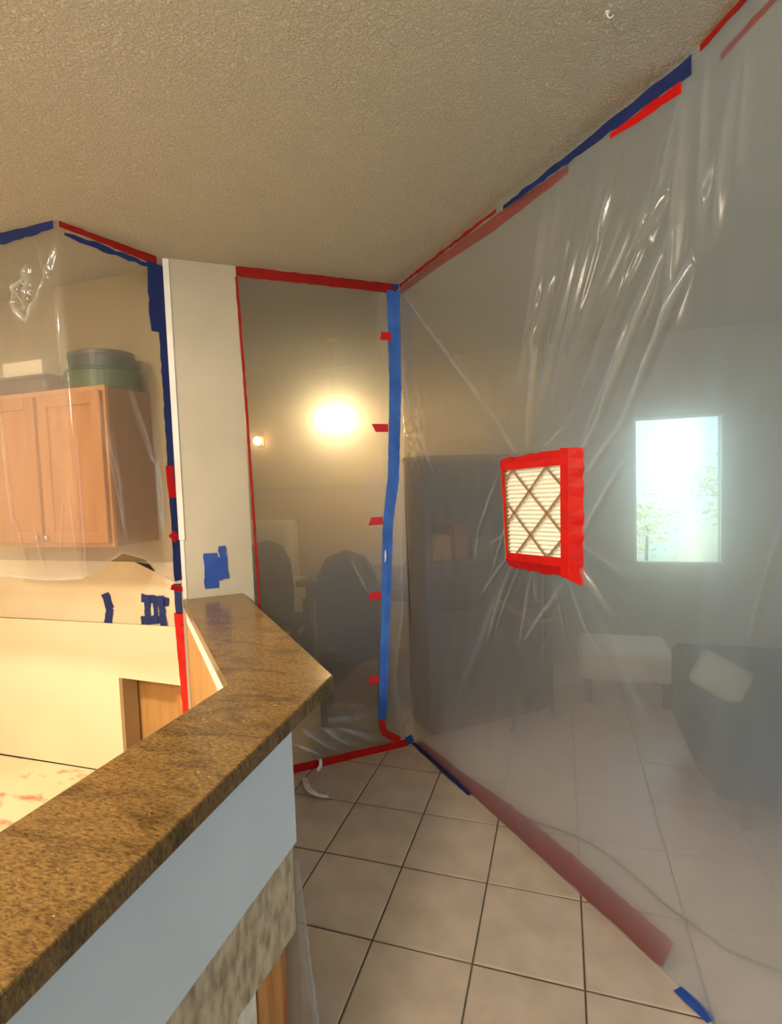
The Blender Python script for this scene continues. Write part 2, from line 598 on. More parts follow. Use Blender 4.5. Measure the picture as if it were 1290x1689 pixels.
# right wall with the patio door opening
wr = MB()
wr.box(3.05, 3.2, -2.8, 0.4, 0, CEIL).box(3.05, 3.2, 1.8, 5.2, 0, CEIL).box(3.05, 3.2, 0.4, 1.8, 2.15, CEIL)
struct(build('wall_right', wr, M['wall_grey']))
pd = struct(build('door_1', MB().box(3.1, 3.16, 0.4, 1.8, 0, 0.05).box(3.1, 3.16, 0.4, 1.8, 2.1, 2.15).box(3.1, 3.16, 0.4, 0.46, 0.05, 2.1)
                  .box(3.1, 3.16, 1.74, 1.8, 0.05, 2.1), M['white_trim']))
build('pane', MB().box(3.125, 3.13, 0.46, 1.74, 0.05, 2.1), M['glass'], pd)
# window
wn = MB()
t = 0.022
wn.box(WX0, WX1, 5.005, 5.045, WZ0, WZ0 + t).box(WX0, WX1, 5.005, 5.045, WZ1 - t, WZ1)
wn.box(WX0, WX0 + t, 5.005, 5.045, WZ0 + t, WZ1 - t).box(WX1 - t, WX1, 5.005, 5.045, WZ0 + t, WZ1 - t)
win = struct(build('window_1', wn, M['white_trim'], bevel=0.004), 'bright window in the far wall behind the plastic')
zm = (WZ0 + WZ1) / 2
build('pane', MB().box(WX0 + t, WX1 - t, 5.02, 5.024, WZ0 + t, WZ1 - t), M['glass'], win)

# kitchen back wall with a cut-out low down
HX0, HX1, HZ1 = -2.375, -1.93, 0.562
kw = MB()
M['wall_khaki'] = plain('khaki kitchen wall', srgb(168, 150, 114), srgb(160, 142, 106), 3, 0.8, 0.1, 120, bdist=0.004)
kw.box(-3.6, HX0, 2.37, 2.48, 0, CEIL).box(HX0, HX1, 2.37, 2.48, HZ1, CEIL).box(HX1, -1.80, 2.37, 2.48, 0, CEIL)
struct(build('wall_kitchen', kw, M['wall_khaki']), 'tan kitchen wall behind the upper cabinets')

# pillar wall
a0, a1 = F_door.at(0, 0), F_door.at(0.343, 0)
b0, b1 = F_door.at(-0.02, 0, -0.12), F_door.at(0.343, 0, -0.12)
pw = struct(build('wall_pillar', MB().prism([tuple(p)[:2] for p in (a0, a1, b1, b0)], 0, CEIL), M['wall_warm']), 'short beige wall stub between kitchen and zipper door')
e0, e1, e2, e3 = F_door.at(-0.016, 0, -0.10), F_door.at(-0.016, 0, 0.005), F_door.at(0.012, 0, 0.005), F_door.at(0.012, 0, -0.10)
struct(build('trim_1', MB().prism([tuple(p)[:2] for p in (e0, e1, e2, e3)], 1.345, CEIL - 0.004), M['white_trim']), 'white corner trim on the upper wall stub edge')
e0, e1, e2, e3 = F_door.at(-0.012, 0, -0.10), F_door.at(-0.012, 0, 0.003), F_door.at(0.006, 0, 0.003), F_door.at(0.006, 0, -0.10)
struct(build('trim_2', MB().prism([tuple(p)[:2] for p in (e0, e1, e2, e3)], 1.041, 1.343), M['white_trim']), 'white corner trim on the lower wall stub edge')

# ------------------------------------------------------------------ bar: half wall and granite top
BZ = 1.04
elL, elR = (-0.928, 1.306), (-0.653, 1.438)
endL, endR = F_door.at(-0.014, 0, 0.001), F_door.at(0.285, 0, 0.001)
outline = [(-0.895, -0.7), (-0.585, -0.7), (-0.621, 0.415), elR, (endR.x, endR.y), (endL.x, endL.y), elL, (-0.918, 0.635)]
bar = build('bar_counter', MB().prism(outline, BZ - 0.044, BZ), M['granite'], bevel=0.006, segs=3)
tag(bar, 'brown speckled granite bar top with a bend, on the half wall', 'counter')

FX = -0.684
core = [(FX - 0.012, -0.7), (FX - 0.012, 0.93), (-0.80, 0.93), (-0.80, -0.7)]
wb = MB()
wb.box(-0.80, FX - 0.012, -0.7, 1.205, 0.955, 0.9955)                       # top plate
wb.box(-0.83, -0.80, -0.7, 1.16, 0, 0.9955)                                 # kitchen-side skin
fr0, fr1 = Vector((FX, 1.212, 0)), Vector((-1.655, 2.395, 0))
dd = (fr1 - fr0).normalized(); nn = Vector((-dd.y, dd.x, 0))
q = [fr0, fr1, fr1 + nn * 0.15, fr0 + nn * 0.12 + dd * 0.06]
wb.prism([tuple(p)[:2] for p in q], 0, 0.9955)
wall_bar = struct(build('wall_bar', wb, M['wall_warm']), 'half wall under the granite bar, lower part opened up')
build('white_board', MB().box(FX, FX + 0.009, -0.7, 1.212, 0.675, 0.9955), M['white_board'], wall_bar, bevel=0.002, label='smooth white wallboard strip right under the bar')
bk = MB()
ny, nz = 60, 12
vs = []; fs = []
for i in range(ny + 1):
    for k in range(nz + 1):
        y = -0.7 + (1.207 + 0.7) * i / ny
        lowz = 0.445 + 0.012 * math.sin(y * 9) + rng.uniform(-0.003, 0.003)
        z = lowz + (0.99 - lowz) * k / nz
        vs.append((FX - 0.001 + rng.uniform(-0.003, 0.0), y, z))
nb = len(vs)
for v in list(vs): vs.append((FX - 0.012, v[1], v[2]))
st = nz + 1
for i in range(ny):
    for k in range(nz):
        a = i * st + k
        fs.append((a, a + st, a + st + 1, a + 1))
        fs.append((nb + a, nb + a + 1, nb + a + st + 1, nb + a + st))
for i in range(ny):
    a = i * st
    fs.append((a, nb + a, nb + a + st, a + st))
    b = i * st + nz
    fs.append((b, b + st, nb + b + st, nb + b))
for k in range(nz):
    a = ny * st + k
    fs.append((a, nb + a, nb + a + 1, a + 1))
    fs.append((k, k + 1, nb + k + 1, nb + k))
bk.add(vs, fs)
build('backing_board', bk, M['backing'], wall_bar, label='rough torn brownish backing board below the white strip')
for (y0, y1, nm) in ((1.035, 1.165, 'stud'), (0.52, 0.56, 'stud'), (0.1, 0.14, 'stud')):
    build(nm, MB().box(-0.795, FX - 0.014, y0, y1, 0.04, 0.955), M['stud'], wall_bar, bevel=0.003)
build('bottom_plate', MB().box(-0.795, FX - 0.014, -0.7, 1.205, 0, 0.04), M['stud'], wall_bar, bevel=0.003)
build('insulation_scrap', MB().box(-0.78, FX - 0.016, 0.955, 1.033, 0.05, 0.50), M['insulation'], wall_bar, bevel=0.006, label='pale scrap standing beside the bare stud')

# trim board and wood cabinet side under the far leg of the bar
eL = Vector((elL[0], elL[1], 0)); fL = Vector((endL.x, endL.y, 0))
dL = (fL - eL).normalized(); nL = Vector((-dL.y, dL.x, 0))     # towards the kitchen
def along(s, off): return eL + dL * s + nL * off
q = [along(0.03, -0.020), along(1.22, -0.020), along(1.22, -0.002), along(0.03, -0.002)]
struct(build('trim_3', MB().prism([tuple(p)[:2] for p in q], 0.945, 0.9955), M['white_trim']), 'white edge board under the kitchen side of the bar')
cab = thing('base_cabinet', 'wooden base cabinet side below the far leg of the granite bar', 'cabinet')
q = [along(0.20, -0.06), along(1.325, -0.06), along(1.325, -0.012), along(1.16, -0.035), along(0.20, -0.035)]
build('side_panel', MB().prism([tuple(p)[:2] for p in q], 0.0, 0.951), M['niche'], cab)
q = [along(0.16, -0.065), along(0.20, -0.065), along(0.20, -0.03), along(0.16, -0.03)]
build('stile', MB().prism([tuple(p)[:2] for p in q], 0.0, 0.951), M['wood_light'], cab, label='paler vertical edge stile')
recentre(cab)


# ------------------------------------------------------------------ film sheets
def seg_dist(U, Z, a, b):
    ax, az = a; bx, bz = b
    dx, dz = bx - ax, bz - az
    L2 = dx * dx + dz * dz
    t = np.clip(((U - ax) * dx + (Z - az) * dz) / L2, 0, 1)
    d = np.hypot(U - (ax + t * dx), Z - (az + t * dz))
    return d, t


def smooth_noise(U, Z, amp, n, fmin, fmax, seed, zs=0.4):
    r = np.random.default_rng(seed)
    h = np.zeros_like(U)
    for _ in range(n):
        f = r.uniform(fmin, fmax); an = r.uniform(-0.5, 0.5)
        h += r.uniform(0.4, 1.0) * np.sin(2 * np.pi * f * (U * math.cos(an) + zs * Z * math.sin(an) + 0.25 * np.sin(1.3 * Z + r.uniform(0, 6))) + r.uniform(0, 6.28))
    return h * amp / math.sqrt(n)


def sheet(name, frames, zlo, zhi, du, dz, ridges, mat, waves=(), folds=(), edge=0.05, thick=0.004, rounding=0.05, parent=None, u_start=0.0, u_end=None, shape=None):
    """frames: consecutive Frame objects. ridges: (frame index, (u,z), (u,z), width, height, fold). zlo: number or list of (u,z) knots"""
    lens = [f.len for f in frames]
    total = sum(lens)
    ue = total if u_end is None else u_end
    nu = int((ue - u_start) / du) + 1
    us = np.linspace(u_start, ue, nu)
    base = np.zeros((nu, 2)); nor = np.zeros((nu, 2))
    offs = np.concatenate([[0], np.cumsum(lens)])
    for i, u in enumerate(us):
        k = min(max(np.searchsorted(offs, u, side='right') - 1, 0), len(frames) - 1)
        f = frames[k]
        p = f.p + f.d * (u - offs[k])
        base[i] = p.x, p.y
        nor[i] = f.n.x, f.n.y
    if len(frames) > 1 and rounding > 0:
        w = max(3, int(rounding / du)) | 1
        ker = np.ones(w) / w
        pad = w // 2
        for arr in (base, nor):
            for c in range(2):
                a = arr[:, c]
                left = a[0] - (a[1] - a[0]) * np.arange(pad, 0, -1)
                right = a[-1] + (a[-1] - a[-2]) * np.arange(1, pad + 1)
                arr[:, c] = np.convolve(np.concatenate([left, a, right]), ker, 'valid')
        nor /= np.linalg.norm(nor, axis=1)[:, None]
    zl = np.full(nu, zlo) if not isinstance(zlo, (list, tuple)) else np.interp(us, [k[0] for k in zlo], [k[1] for k in zlo])
    nz = int((zhi - zl.min()) / dz) + 1
    V = np.linspace(0, 1, nz)
    U = np.repeat(us[:, None], nz, 1)
    Z = zl[:, None] + (zhi - zl[:, None]) * V[None, :]
    H = np.zeros_like(U); FO = np.zeros_like(U)
    for (amp, n, f0, f1, seed, zs) in waves:
        H += smooth_noise(U, Z, amp, n, f0, f1, seed, zs)
    for (k, a, b, wd, ht, fo) in ridges:
        a2 = (a[0] + offs[k], a[1]); b2 = (b[0] + offs[k], b[1])
        d, t = seg_dist(U, Z, a2, b2)
        taper = 0.35 + 0.65 * np.sin(np.pi * np.clip(t, 0.02, 0.98))
        prof = np.exp(-(d / wd) ** 2)
        H += ht * prof * taper
        FO = np.maximum(FO, fo * np.exp(-(d / (wd * 0.8)) ** 2) * taper)
    for (fn) in folds:
        FO = np.maximum(FO, fn(U, Z))
    if shape is not None: H += shape(U, Z)
    # pinned along the top and bottom
    e = np.clip((zhi - Z) / edge, 0, 1) * (np.clip((Z - zl[:, None]) / edge, 0, 1) if not isinstance(zlo, (list, tuple)) else 1)
    H *= e
    P = np.zeros((nu, nz, 3))
    P[..., 0] = base[:, 0][:, None] + nor[:, 0][:, None] * H
    P[..., 1] = base[:, 1][:, None] + nor[:, 1][:, None] * H
    P[..., 2] = Z
    idx = np.arange(nu * nz).reshape(nu, nz)
    q = np.stack([idx[:-1, :-1], idx[1:, :-1], idx[1:, 1:], idx[:-1, 1:]], -1).reshape(-1, 4)
    me = bpy.data.meshes.new(name)
    me.vertices.add(nu * nz)
    me.vertices.foreach_set('co', P.reshape(-1))
    me.loops.add(q.size)
    me.loops.foreach_set('vertex_index', q.reshape(-1).astype(np.int32))
    me.polygons.add(len(q))
    me.polygons.foreach_set('loop_start', np.arange(0, q.size, 4, dtype=np.int32))
    me.polygons.foreach_set('use_smooth', np.ones(len(q), dtype=bool))
    me.update(calc_edges=True)
    at = me.attributes.new('fold', 'FLOAT', 'POINT')
    at.data.foreach_set('value', FO.reshape(-1).astype(np.float32))
    me.materials.append(mat)
    o = bpy.data.objects.new(name, me)
    COL.objects.link(o)
    md = o.modifiers.new('film', 'SOLIDIFY')
    md.thickness = thick
    md.offset = 0
    if parent is not None: o.parent = parent
    return o


# --- long partition on the right
RR = [
    (0, (0.03, 2.70), (0.929, 1.84), .010, .014, .42), (0, (0.929, 1.84), (1.03, 1.71), .010, .012, .35),
    (0, (1.558, 2.524), (1.50, 2.40), .010, .010, .40), (0, (1.711, 2.449), (1.645, 2.294), .008, .008, .25),
    (0, (1.83, 2.18), (1.708, 1.972), .012, .016, .5), (0, (1.708, 1.972), (1.67, 1.895), .012, .014, .5),
    (0, (1.771, 2.296), (1.49, 1.778), .014, .016, .36), (0, (1.49, 1.778), (1.42, 1.69), .012, .012, .3),
    (0, (1.839, 2.21), (1.592, 1.763), .014, .016, .32), (0, (1.592, 1.763), (1.43, 1.60), .012, .012, .3),
    (0, (1.252, 2.60), (1.192, 2.309), .028, .014, .20), (0, (1.192, 2.309), (1.116, 1.724), .018, .012, .22),
    (0, (1.624, 2.102), (1.501, 1.793), .012, .010, .22), (0, (1.33, 1.78), (1.202, 1.711), .008, .008, .3),
    (0, (1.597, 1.641), (1.418, 1.40), .010, .012, .34), (0, (0.911, 1.605), (0.739, 1.342), .010, .010, .22),
    (0, (0.739, 1.342), (0.699, 1.163), .009, .008, .2), (0, (0.999, 1.207), (0.81, 0.847), .010, .012, .24),
    (0, (1.313, 1.201), (1.078, 0.924), .009, .010, .26), (0, (1.137, 1.198), (1.156, 1.082), .008, .008, .2),
    (0, (0.985, 1.414), (0.862, 1.186), .009, .008, .16), (0, (0.015, 2.32), (0.107, 1.957), .007, .012, .45),
    (0, (0.107, 1.957), (0.34, 1.646), .009, .016, .5), (0, (0.02, 1.829), (0.237, 1.726), .006, .008, .25),
    (0, (0.181, 1.949), (0.22, 1.794), .006, .008, .25), (0, (1.835, 2.66), (1.76, 2.059), .022, .018, .24),
    (0, (1.81, 2.65), (1.70, 2.30), .016, .014, .2), (0, (1.344, 2.72), (1.234, 2.214), .026, .010, .12),
    (0, (1.42, 1.72), (1.75, 2.30), .010, .008, .12), (0, (0.95, 1.68), (0.60, 2.25), .03, .010, .06),
    (0, (1.40, 1.25), (1.78, 0.70), .03, .010, .05), (0, (1.0, 1.22), (0.55, 0.5), .03, .010, .05),
    (1, (0.076, 2.419), (0.032, 2.345), .012, .010, .35), (1, (0.281, 1.452), (0.193, 1.182), .012, .010, -0.1),
    (1, (0.139, 2.584), (0.067, 2.206), .018, .014, .18), (1, (0.186, 2.633), (0.159, 2.312), .02, .014, .12),
    (1, (0.05, 2.72), (0.02, 2.2), .02, .014, .2),
]
rr = np.random.default_rng(5)
for k in range(16):
    f = k / 15
    RR.append((0, (1.25 + 0.58 * f + rr.uniform(-.03, .03), 2.66 - rr.uniform(0, .25)), (0.98 + 0.55 * f + rr.uniform(-.04, .04), 1.74 + rr.uniform(0, .35)),
               rr.uniform(.008, .022), rr.uniform(.004, .010), rr.uniform(.05, .16)))
for k in range(9):
    a = math.radians(200 + 140 * k / 8)
    L = rr.uniform(0.2, 0.45)
    c0 = (1.19 + 0.22 * math.cos(a), 1.45 + 0.25 * math.sin(a))
    RR.append((0, c0, (c0[0] + 0.8 * L * math.cos(a), c0[1] + L * math.sin(a)), rr.uniform(.006, .012), rr.uniform(.005, .010), rr.uniform(.10, .22)))
def crumple(cu, cz, su, sz, amp, seed):
    r = np.random.default_rng(seed)
    ph = r.uniform(0, 6.28, 6); an = r.uniform(0, math.pi, 6); fr = r.uniform(7, 16, 6)
    def fn(U, Z):
        h = np.zeros_like(U)
        for p_, a_, f_ in zip(ph, an, fr):
            h += 1 - np.abs(np.sin(math.pi * f_ * ((U - cu) * math.cos(a_) + (Z - cz) * math.sin(a_)) + p_)) * 2
        return amp * h / 3 * np.exp(-((U - cu) / su) ** 2 - ((Z - cz) / sz) ** 2)
    return fn
right = sheet('plastic_sheet', [F_right, F_p3], 0.003, CEIL - 0.004, 0.0075, 0.0075, RR, M['film'],
              waves=((0.006, 7, 0.5, 2.0, 11, 0.5), (0.0014, 8, 4.0, 9.0, 12, 0.25)), edge=0.12, rounding=0.05, shape=crumple(0.12, 1.86, 0.12, 0.22, 0.016, 3))
tag(right, 'large milky plastic sheet partition holding the red-taped filter', 'plastic sheet')

# --- zipper door
DR = [
    (0, (0.568, 0.219), (0.752, 0.070), .012, .02, .7), (0, (0.679, 0.206), (0.856, 0.075), .012, .02, .7),
    (0, (0.691, 0.161), (0.90, 0.065), .010, .016, .6), (0, (0.753, 0.432), (0.948, 0.137), .008, .010, .25),
    (0, (0.64, 0.823), (0.778, 0.829), .003, .003, .3), (0, (0.678, 0.645), (0.862, 0.662), .003, .003, .3),
    (0, (0.893, 1.156), (0.996, 0.954), .010, .010, .32), (0, (0.959, 1.22), (1.006, 1.085), .008, .006, .18),
    (0, (0.943, 1.379), (1.005, 1.428), .004, .004, .4), (0, (0.763, 1.696), (0.848, 1.694), .003, .003, .3),
    (0, (0.50, 0.16), (0.66, 0.06), .010, .010, .3), (0, (0.60, 0.25), (0.95, 0.22), .02, .008, .12), (0, (0.75, 0.20), (1.0, 0.07), .012, .010, .3),
]
def seam_flap(U, Z):
    s = np.interp(Z, [0, .42, .82, 1.04, 2.67, 2.74], [1.20, 1.135, 1.20, 1.205, 1.245, 1.25])
    m = np.clip((s - U) / 0.006, 0, 1) * np.clip((U - 1.10) / 0.02, 0, 1)
    edge_line = np.exp(-((U - s) / 0.006) ** 2)
    return np.maximum(m * 0.10, edge_line * 0.30)
door_root = thing('zipper_door', 'plastic sheet doorway with a blue zipper beside the wall stub', 'plastic sheet')
sheet('film', [F_door], 0.004, CEIL - 0.004, 0.007, 0.0085, DR, M['film_door'],
      waves=((0.003, 6, 0.7, 2.2, 21, 0.4), (0.0008, 6, 4.0, 8.0, 22, 0.3)), folds=(seam_flap,), edge=0.08, parent=door_root, u_start=0.338, u_end=F_door.len - 0.006)

# --- kitchen curtain
o1 = F_k1.len
KR = [
    (0, (0.715 + .4, 2.442), (0.825 + .4, 2.575), .012, .022, .4), (0, (0.715 + .4, 2.442), (0.792 + .4, 2.354), .012, .02, .5),
    (0, (0.825 + .4, 2.581), (0.80 + .4, 2.46), .012, .02, .45), (0, (0.792 + .4, 2.354), (0.86 + .4, 2.44), .010, .018, .4),
    (0, (1.0 + .4, 2.67), (0.922 + .4, 2.516), .010, .014, .2), (0, (0.922 + .4, 2.516), (0.86 + .4, 2.42), .010, .016, .25),
    (0, (0.886 + .4, 2.673), (0.953 + .4, 2.486), .012, .012, .14), (0, (0.76 + .4, 2.52), (0.77 + .4, 2.40), .01, .014, .35),
    (0, (0.606 + .4, 2.03), (0.632 + .4, 1.401), .008, .012, .22), (0, (0.98 + .4, 2.45), (0.985 + .4, 2.10), .012, .012, .12),
    (0, (0.901 + .4, 1.36), (0.935 + .4, 1.586), .006, .008, .15), (0, (0.99 + .4, 1.36), (0.97 + .4, 1.637), .006, .008, .15),
    (0, (0.70 + .4, 1.30), (0.64 + .4, 1.50), .008, .010, .15), (0, (0.80 + .4, 1.26), (0.76 + .4, 1.45), .008, .010, .12),
    (1, (0.276, 2.083), (0.378, 1.745), .008, .012, .22), (1, (0.10, 2.1), (0.20, 1.60), .008, .010, .16),
    (1, (0.17, 1.9), (0.21, 1.40), .007, .008, .16), (1, (0.40, 1.9), (0.42, 1.3), .02, .01, .12),
]
hem = [(0, 1.235), (o1 - 0.52, 1.232), (o1 - 0.2, 1.215), (o1, 1.228), (o1 + 0.12, 1.285), (o1 + 0.19, 1.315), (o1 + 0.30, 1.27), (o1 + 0.36, 1.19), (o1 + 0.468, 1.12)]
def hem_fold(U, Z):
    zb = np.interp(U, [k[0] for k in hem], [k[1] for k in hem])
    return np.exp(-((Z - zb) / 0.010) ** 2) * 0.45 + np.clip(1 - (Z - zb) / 0.13, 0, 1) * 0.22 + np.exp(-((U - o1 - 0.44) / 0.05) ** 2 - ((Z - 1.2) / 0.12) ** 2) * 0.35
kit = sheet('plastic_sheet', [F_k1, F_k2], hem, CEIL - 0.004, 0.0075, 0.0075, KR, M['film_clear'],
            waves=((0.004, 6, 0.7, 2.0, 31, 0.4), (0.0012, 6, 4.0, 8.0, 32, 0.3)), folds=(hem_fold,), edge=0.08, rounding=0.03, shape=crumple(1.175, 2.45, 0.07, 0.13, 0.014, 8))
tag(kit, 'clear plastic curtain hanging around the wooden upper cabinets', 'plastic sheet')


# ------------------------------------------------------------------ tape
def ribbon(name, pts, nrm, width, mat, parent=None, jag=0.0025, thick=0.0012, step=0.03, widths=None, seed=0, wave=0.0):
    """flat strip of tape along pts; nrm = outward normal (one or per point)"""
    r = np.random.default_rng(seed + len(pts) * 17 + int(abs(pts[0][0]) * 1000))
    P = [Vector(p) for p in pts]
    ns = [Vector(n) for n in nrm] if isinstance(nrm, (list, tuple)) and not isinstance(nrm[0], (int, float)) else [Vector(nrm)] * len(P)
    ws = widths if widths else [width] * len(P)
    S = []; NN = []; W = []
    for i in range(len(P) - 1):
        L = (P[i + 1] - P[i]).length
        k = max(1, int(L / step))
        for j in range(k):
            f = j / k
            S.append(P[i].lerp(P[i + 1], f)); NN.append(ns[i].lerp(ns[i + 1], f).normalized()); W.append(ws[i] * (1 - f) + ws[i + 1] * f)
    S.append(P[-1]); NN.append(ns[-1]); W.append(ws[-1])
    vs = []; fs = []
    for i, p in enumerate(S):
        t = (S[min(i + 1, len(S) - 1)] - S[max(i - 1, 0)]).normalized()
        n = (NN[i] - t * NN[i].dot(t)).normalized()
        s = t.cross(n)
        l = W[i] / 2 + r.uniform(-jag, jag); q = W[i] / 2 + r.uniform(-jag, jag)
        off = n * (wave * r.uniform(0, 1))
        for (sd, dn) in ((-l, 0), (q, 0), (q, thick), (-l, thick)):
            vs.append(p + s * sd + n * dn + off)
    for i in range(len(S) - 1):
        a = 4 * i
        for k in range(4):
            fs.append((a + k, a + (k + 1) % 4, a + 4 + (k + 1) % 4, a + 4 + k))
    fs.append((3, 2, 1, 0)); e = 4 * (len(S) - 1)
    fs.append((e, e + 1, e + 2, e + 3))
    return build(name, MB().add(vs, fs), mat, parent)


def T(name, pts, nrm, width, mat, label, group=None, **kw):
    return tag(ribbon(name, pts, nrm, width, mat, **kw), label, 'tape', group)


fd, fr_, n_d, n_r = F_door, F_right, F_door.n, F_right.n
T('tape_strip', [fd.at(0.333, 2.712, .007), fd.at(1.235, 2.712, .007)], n_d, 0.052, M['red_dark'], 'red tape strip along the ceiling above the zipper door')
T('tape_strip', [fd.at(0.334, 2.684, .006), fd.at(0.350, 2.087, .006), fd.at(0.366, 1.00, .006), fd.at(0.375, 0.05, .006)], n_d, 0.013, M['red_dark'],
  'thin red tape edging the wall stub, left of the zipper door', jag=0.0015)
T('tape_strip', [fd.at(0.40, 0.022, .010), fd.at(0.9, 0.020, .012), fd.at(1.20, 0.018, .012)], n_d, 0.05, M['red_tape'], 'red tape strip along the floor at the foot of the zipper door')
# zipper
zp = [(1.212, 2.70), (1.205, 2.145), (1.172, 1.616), (1.128, 1.368), (1.096, 0.867), (1.046, 0.20)]
zw = [0.078, 0.074, 0.072, 0.066, 0.056, 0.056]
zz = ribbon('zipper', [fd.at(u, z, .008) for u, z in zp], n_d, 0.07, M['zip_blue'], parent=door_root, widths=zw, jag=0.0015)
zz['label'] = 'bright blue adhesive zipper'
build('zipper_coil', MB().tube([fd.at(u + 0.004, z, .010) for u, z in zp], 0.0012, 6), M['zip_blue'], zz)
build('zipper_pull', MB().tube([fd.at(1.103, 1.20, .014), fd.at(1.10, 1.165, .02), fd.at(1.098, 1.13, .014)], [0.003, 0.006, 0.002], 8), M['white_paint'], zz, label='small white zipper pull')
for (u0, u1, z, slant) in ((1.125, 1.190, 2.438, 0.004), (1.060, 1.150, 1.912, -0.012), (1.015, 1.095, 1.375, 0.010), (0.993, 1.07, 0.937, 0.0), (0.970, 1.035, 0.441, 0.002)):
    mbt = MB()
    h = 0.023
    c = [fd.at(u0 + slant, z + h, .0095), fd.at(u1, z + h, .0095), fd.at(u1, z - h, .0095), fd.at(u0 - slant, z - h, .0095)]
    mbt.add(c + [p - n_d * 0.0012 for p in c], [(0, 1, 2, 3), (7, 6, 5, 4), (0, 4, 5, 1), (1, 5, 6, 2), (2, 6, 7, 3), (3, 7, 4, 0)])
    build('tape_tab', mbt, M['red_tape'], door_root, label='short red tape tab beside the blue zipper')
T('tape_strip', [fd.at(1.040, 0.192, .009), fd.at(1.050, 0.118, .009)], n_d, 0.042, M['red_tape'], 'short red tape piece right below the blue zipper end')
T('tape_strip', [fd.at(1.045, 0.120, .011), fd.at(1.15, 0.045, .011)], n_d, 0.04, M['red_tape'], 'slanting red tape piece low between zipper end and floor corner')
# ceiling line of the right partition
T('tape_strip', [fr_.at(0.0, 2.700, -.006), fr_.at(0.45, 2.702, -.006), fr_.at(0.9, 2.690, -.006), fr_.at(1.36, 2.686, -.006)], n_r, 0.05, M['red_dark'],
  'long dull red tape strip under the film along the sloping ceiling line', widths=[0.035, 0.045, 0.06, 0.03])
T('tape_strip', [fr_.at(0.02, 2.728, .008), fr_.at(0.5, 2.73, .008), fr_.at(0.95, 2.727, .008)], n_r, 0.016, M['red_dark'], 'narrow red tape edge against the ceiling near the back corner', jag=0.004)
T('tape_strip', [fr_.at(1.0, 2.718, .008), fr_.at(1.4, 2.712, .008), fr_.at(1.84, 2.712, .008)], n_r, 0.034, M['navy_tape'],
  'blue tape strip along the ceiling above the large plastic partition', widths=[0.016, 0.032, 0.05], jag=0.004)
T('tape_strip', [fr_.at(1.56, 2.680, .009), fr_.at(1.66, 2.676, .009), fr_.at(1.81, 2.672, .009)], n_r, 0.03, M['red_tape'], 'bright red tape piece under the blue strip near the ceiling crease', widths=[.014, .026, .034])
T('tape_strip', [fd.at(1.21, 2.722, .012), fd.at(1.246, 2.722, .012)], n_d, 0.03, M['blue_tape'], 'small blue tape patch at the ceiling corner above the zipper')
f3 = F_p3
T('tape_strip', [f3.at(0.02, 2.73, .006), f3.at(0.25, 2.73, .006), f3.at(0.6, 2.73, .006)], f3.n, 0.018, M['red_dark'], 'dark red tape edge against the ceiling at the top right')
T('tape_strip', [f3.at(0.08, 2.665, -.006), f3.at(0.25, 2.67, -.006), f3.at(0.6, 2.67, -.006)], f3.n, 0.018, M['red_dark'], 'faint red tape seen through the film at the top right')
# floor line of the right partition
up = Vector((0, 0, 1))
def fl_pt(u, off, z=0.004): return F_right.at(u, z, off)
T('tape_strip', [fl_pt(0.02, -0.016, .016), fl_pt(0.5, -0.022, .022), fl_pt(0.9, -0.034, .034), fl_pt(1.3, -0.036, .036), fl_pt(1.72, -0.034, .034)], (n_r + up).normalized(), 0.08, M['red_dark'],
  'long red tape strip along the floor under the edge of the plastic partition', widths=[0.03, 0.05, 0.085, 0.09, 0.085])
T('tape_strip', [fl_pt(0.0, 0.012), fl_pt(0.25, 0.010), fl_pt(0.62, 0.006)], up, 0.03, M['navy_tape'], 'dark blue tape on the floor near the back corner of the partition')
T('tape_strip', [fl_pt(1.79, 0.014), fl_pt(1.90, 0.016)], up, 0.035, M['blue_tape'], 'blue tape on the floor at the bottom crease of the partition')
T('tape_strip', [fd.at(1.19, 0.03, .02), fd.at(1.235, 0.045, .02)], n_d, 0.05, M['blue_tape'], 'small blue tape patch at the floor corner beside the red strips')
# kitchen
n1, n2 = F_k1.n, F_k2.n
T('tape_strip', [F_k1.at(0.4, 2.708, .010), F_k1.at(0.9, 2.71, .010), F_k1.at(o1 - 0.015, 2.722, .010)], n1, 0.05, M['navy_tape'], 'blue tape strip along the ceiling at the left end of the kitchen curtain', widths=[.056, .06, .034], jag=0.004)
T('tape_strip', [F_k2.at(0.0, 2.726, .010), F_k2.at(0.45, 2.716, .010)], n2, 0.034, M['red_dark'], 'red tape strip along the ceiling on the slanting side of the kitchen curtain', widths=[.022, .04])
T('tape_strip', [F_k2.at(0.02, 2.694, .009), F_k2.at(0.12, 2.688, .009), F_k2.at(0.46, 2.682, .009)], n2, 0.02, M['navy_tape'], 'ragged blue tape just below the red strip of the kitchen curtain', widths=[.016, .03, .016], jag=0.005)
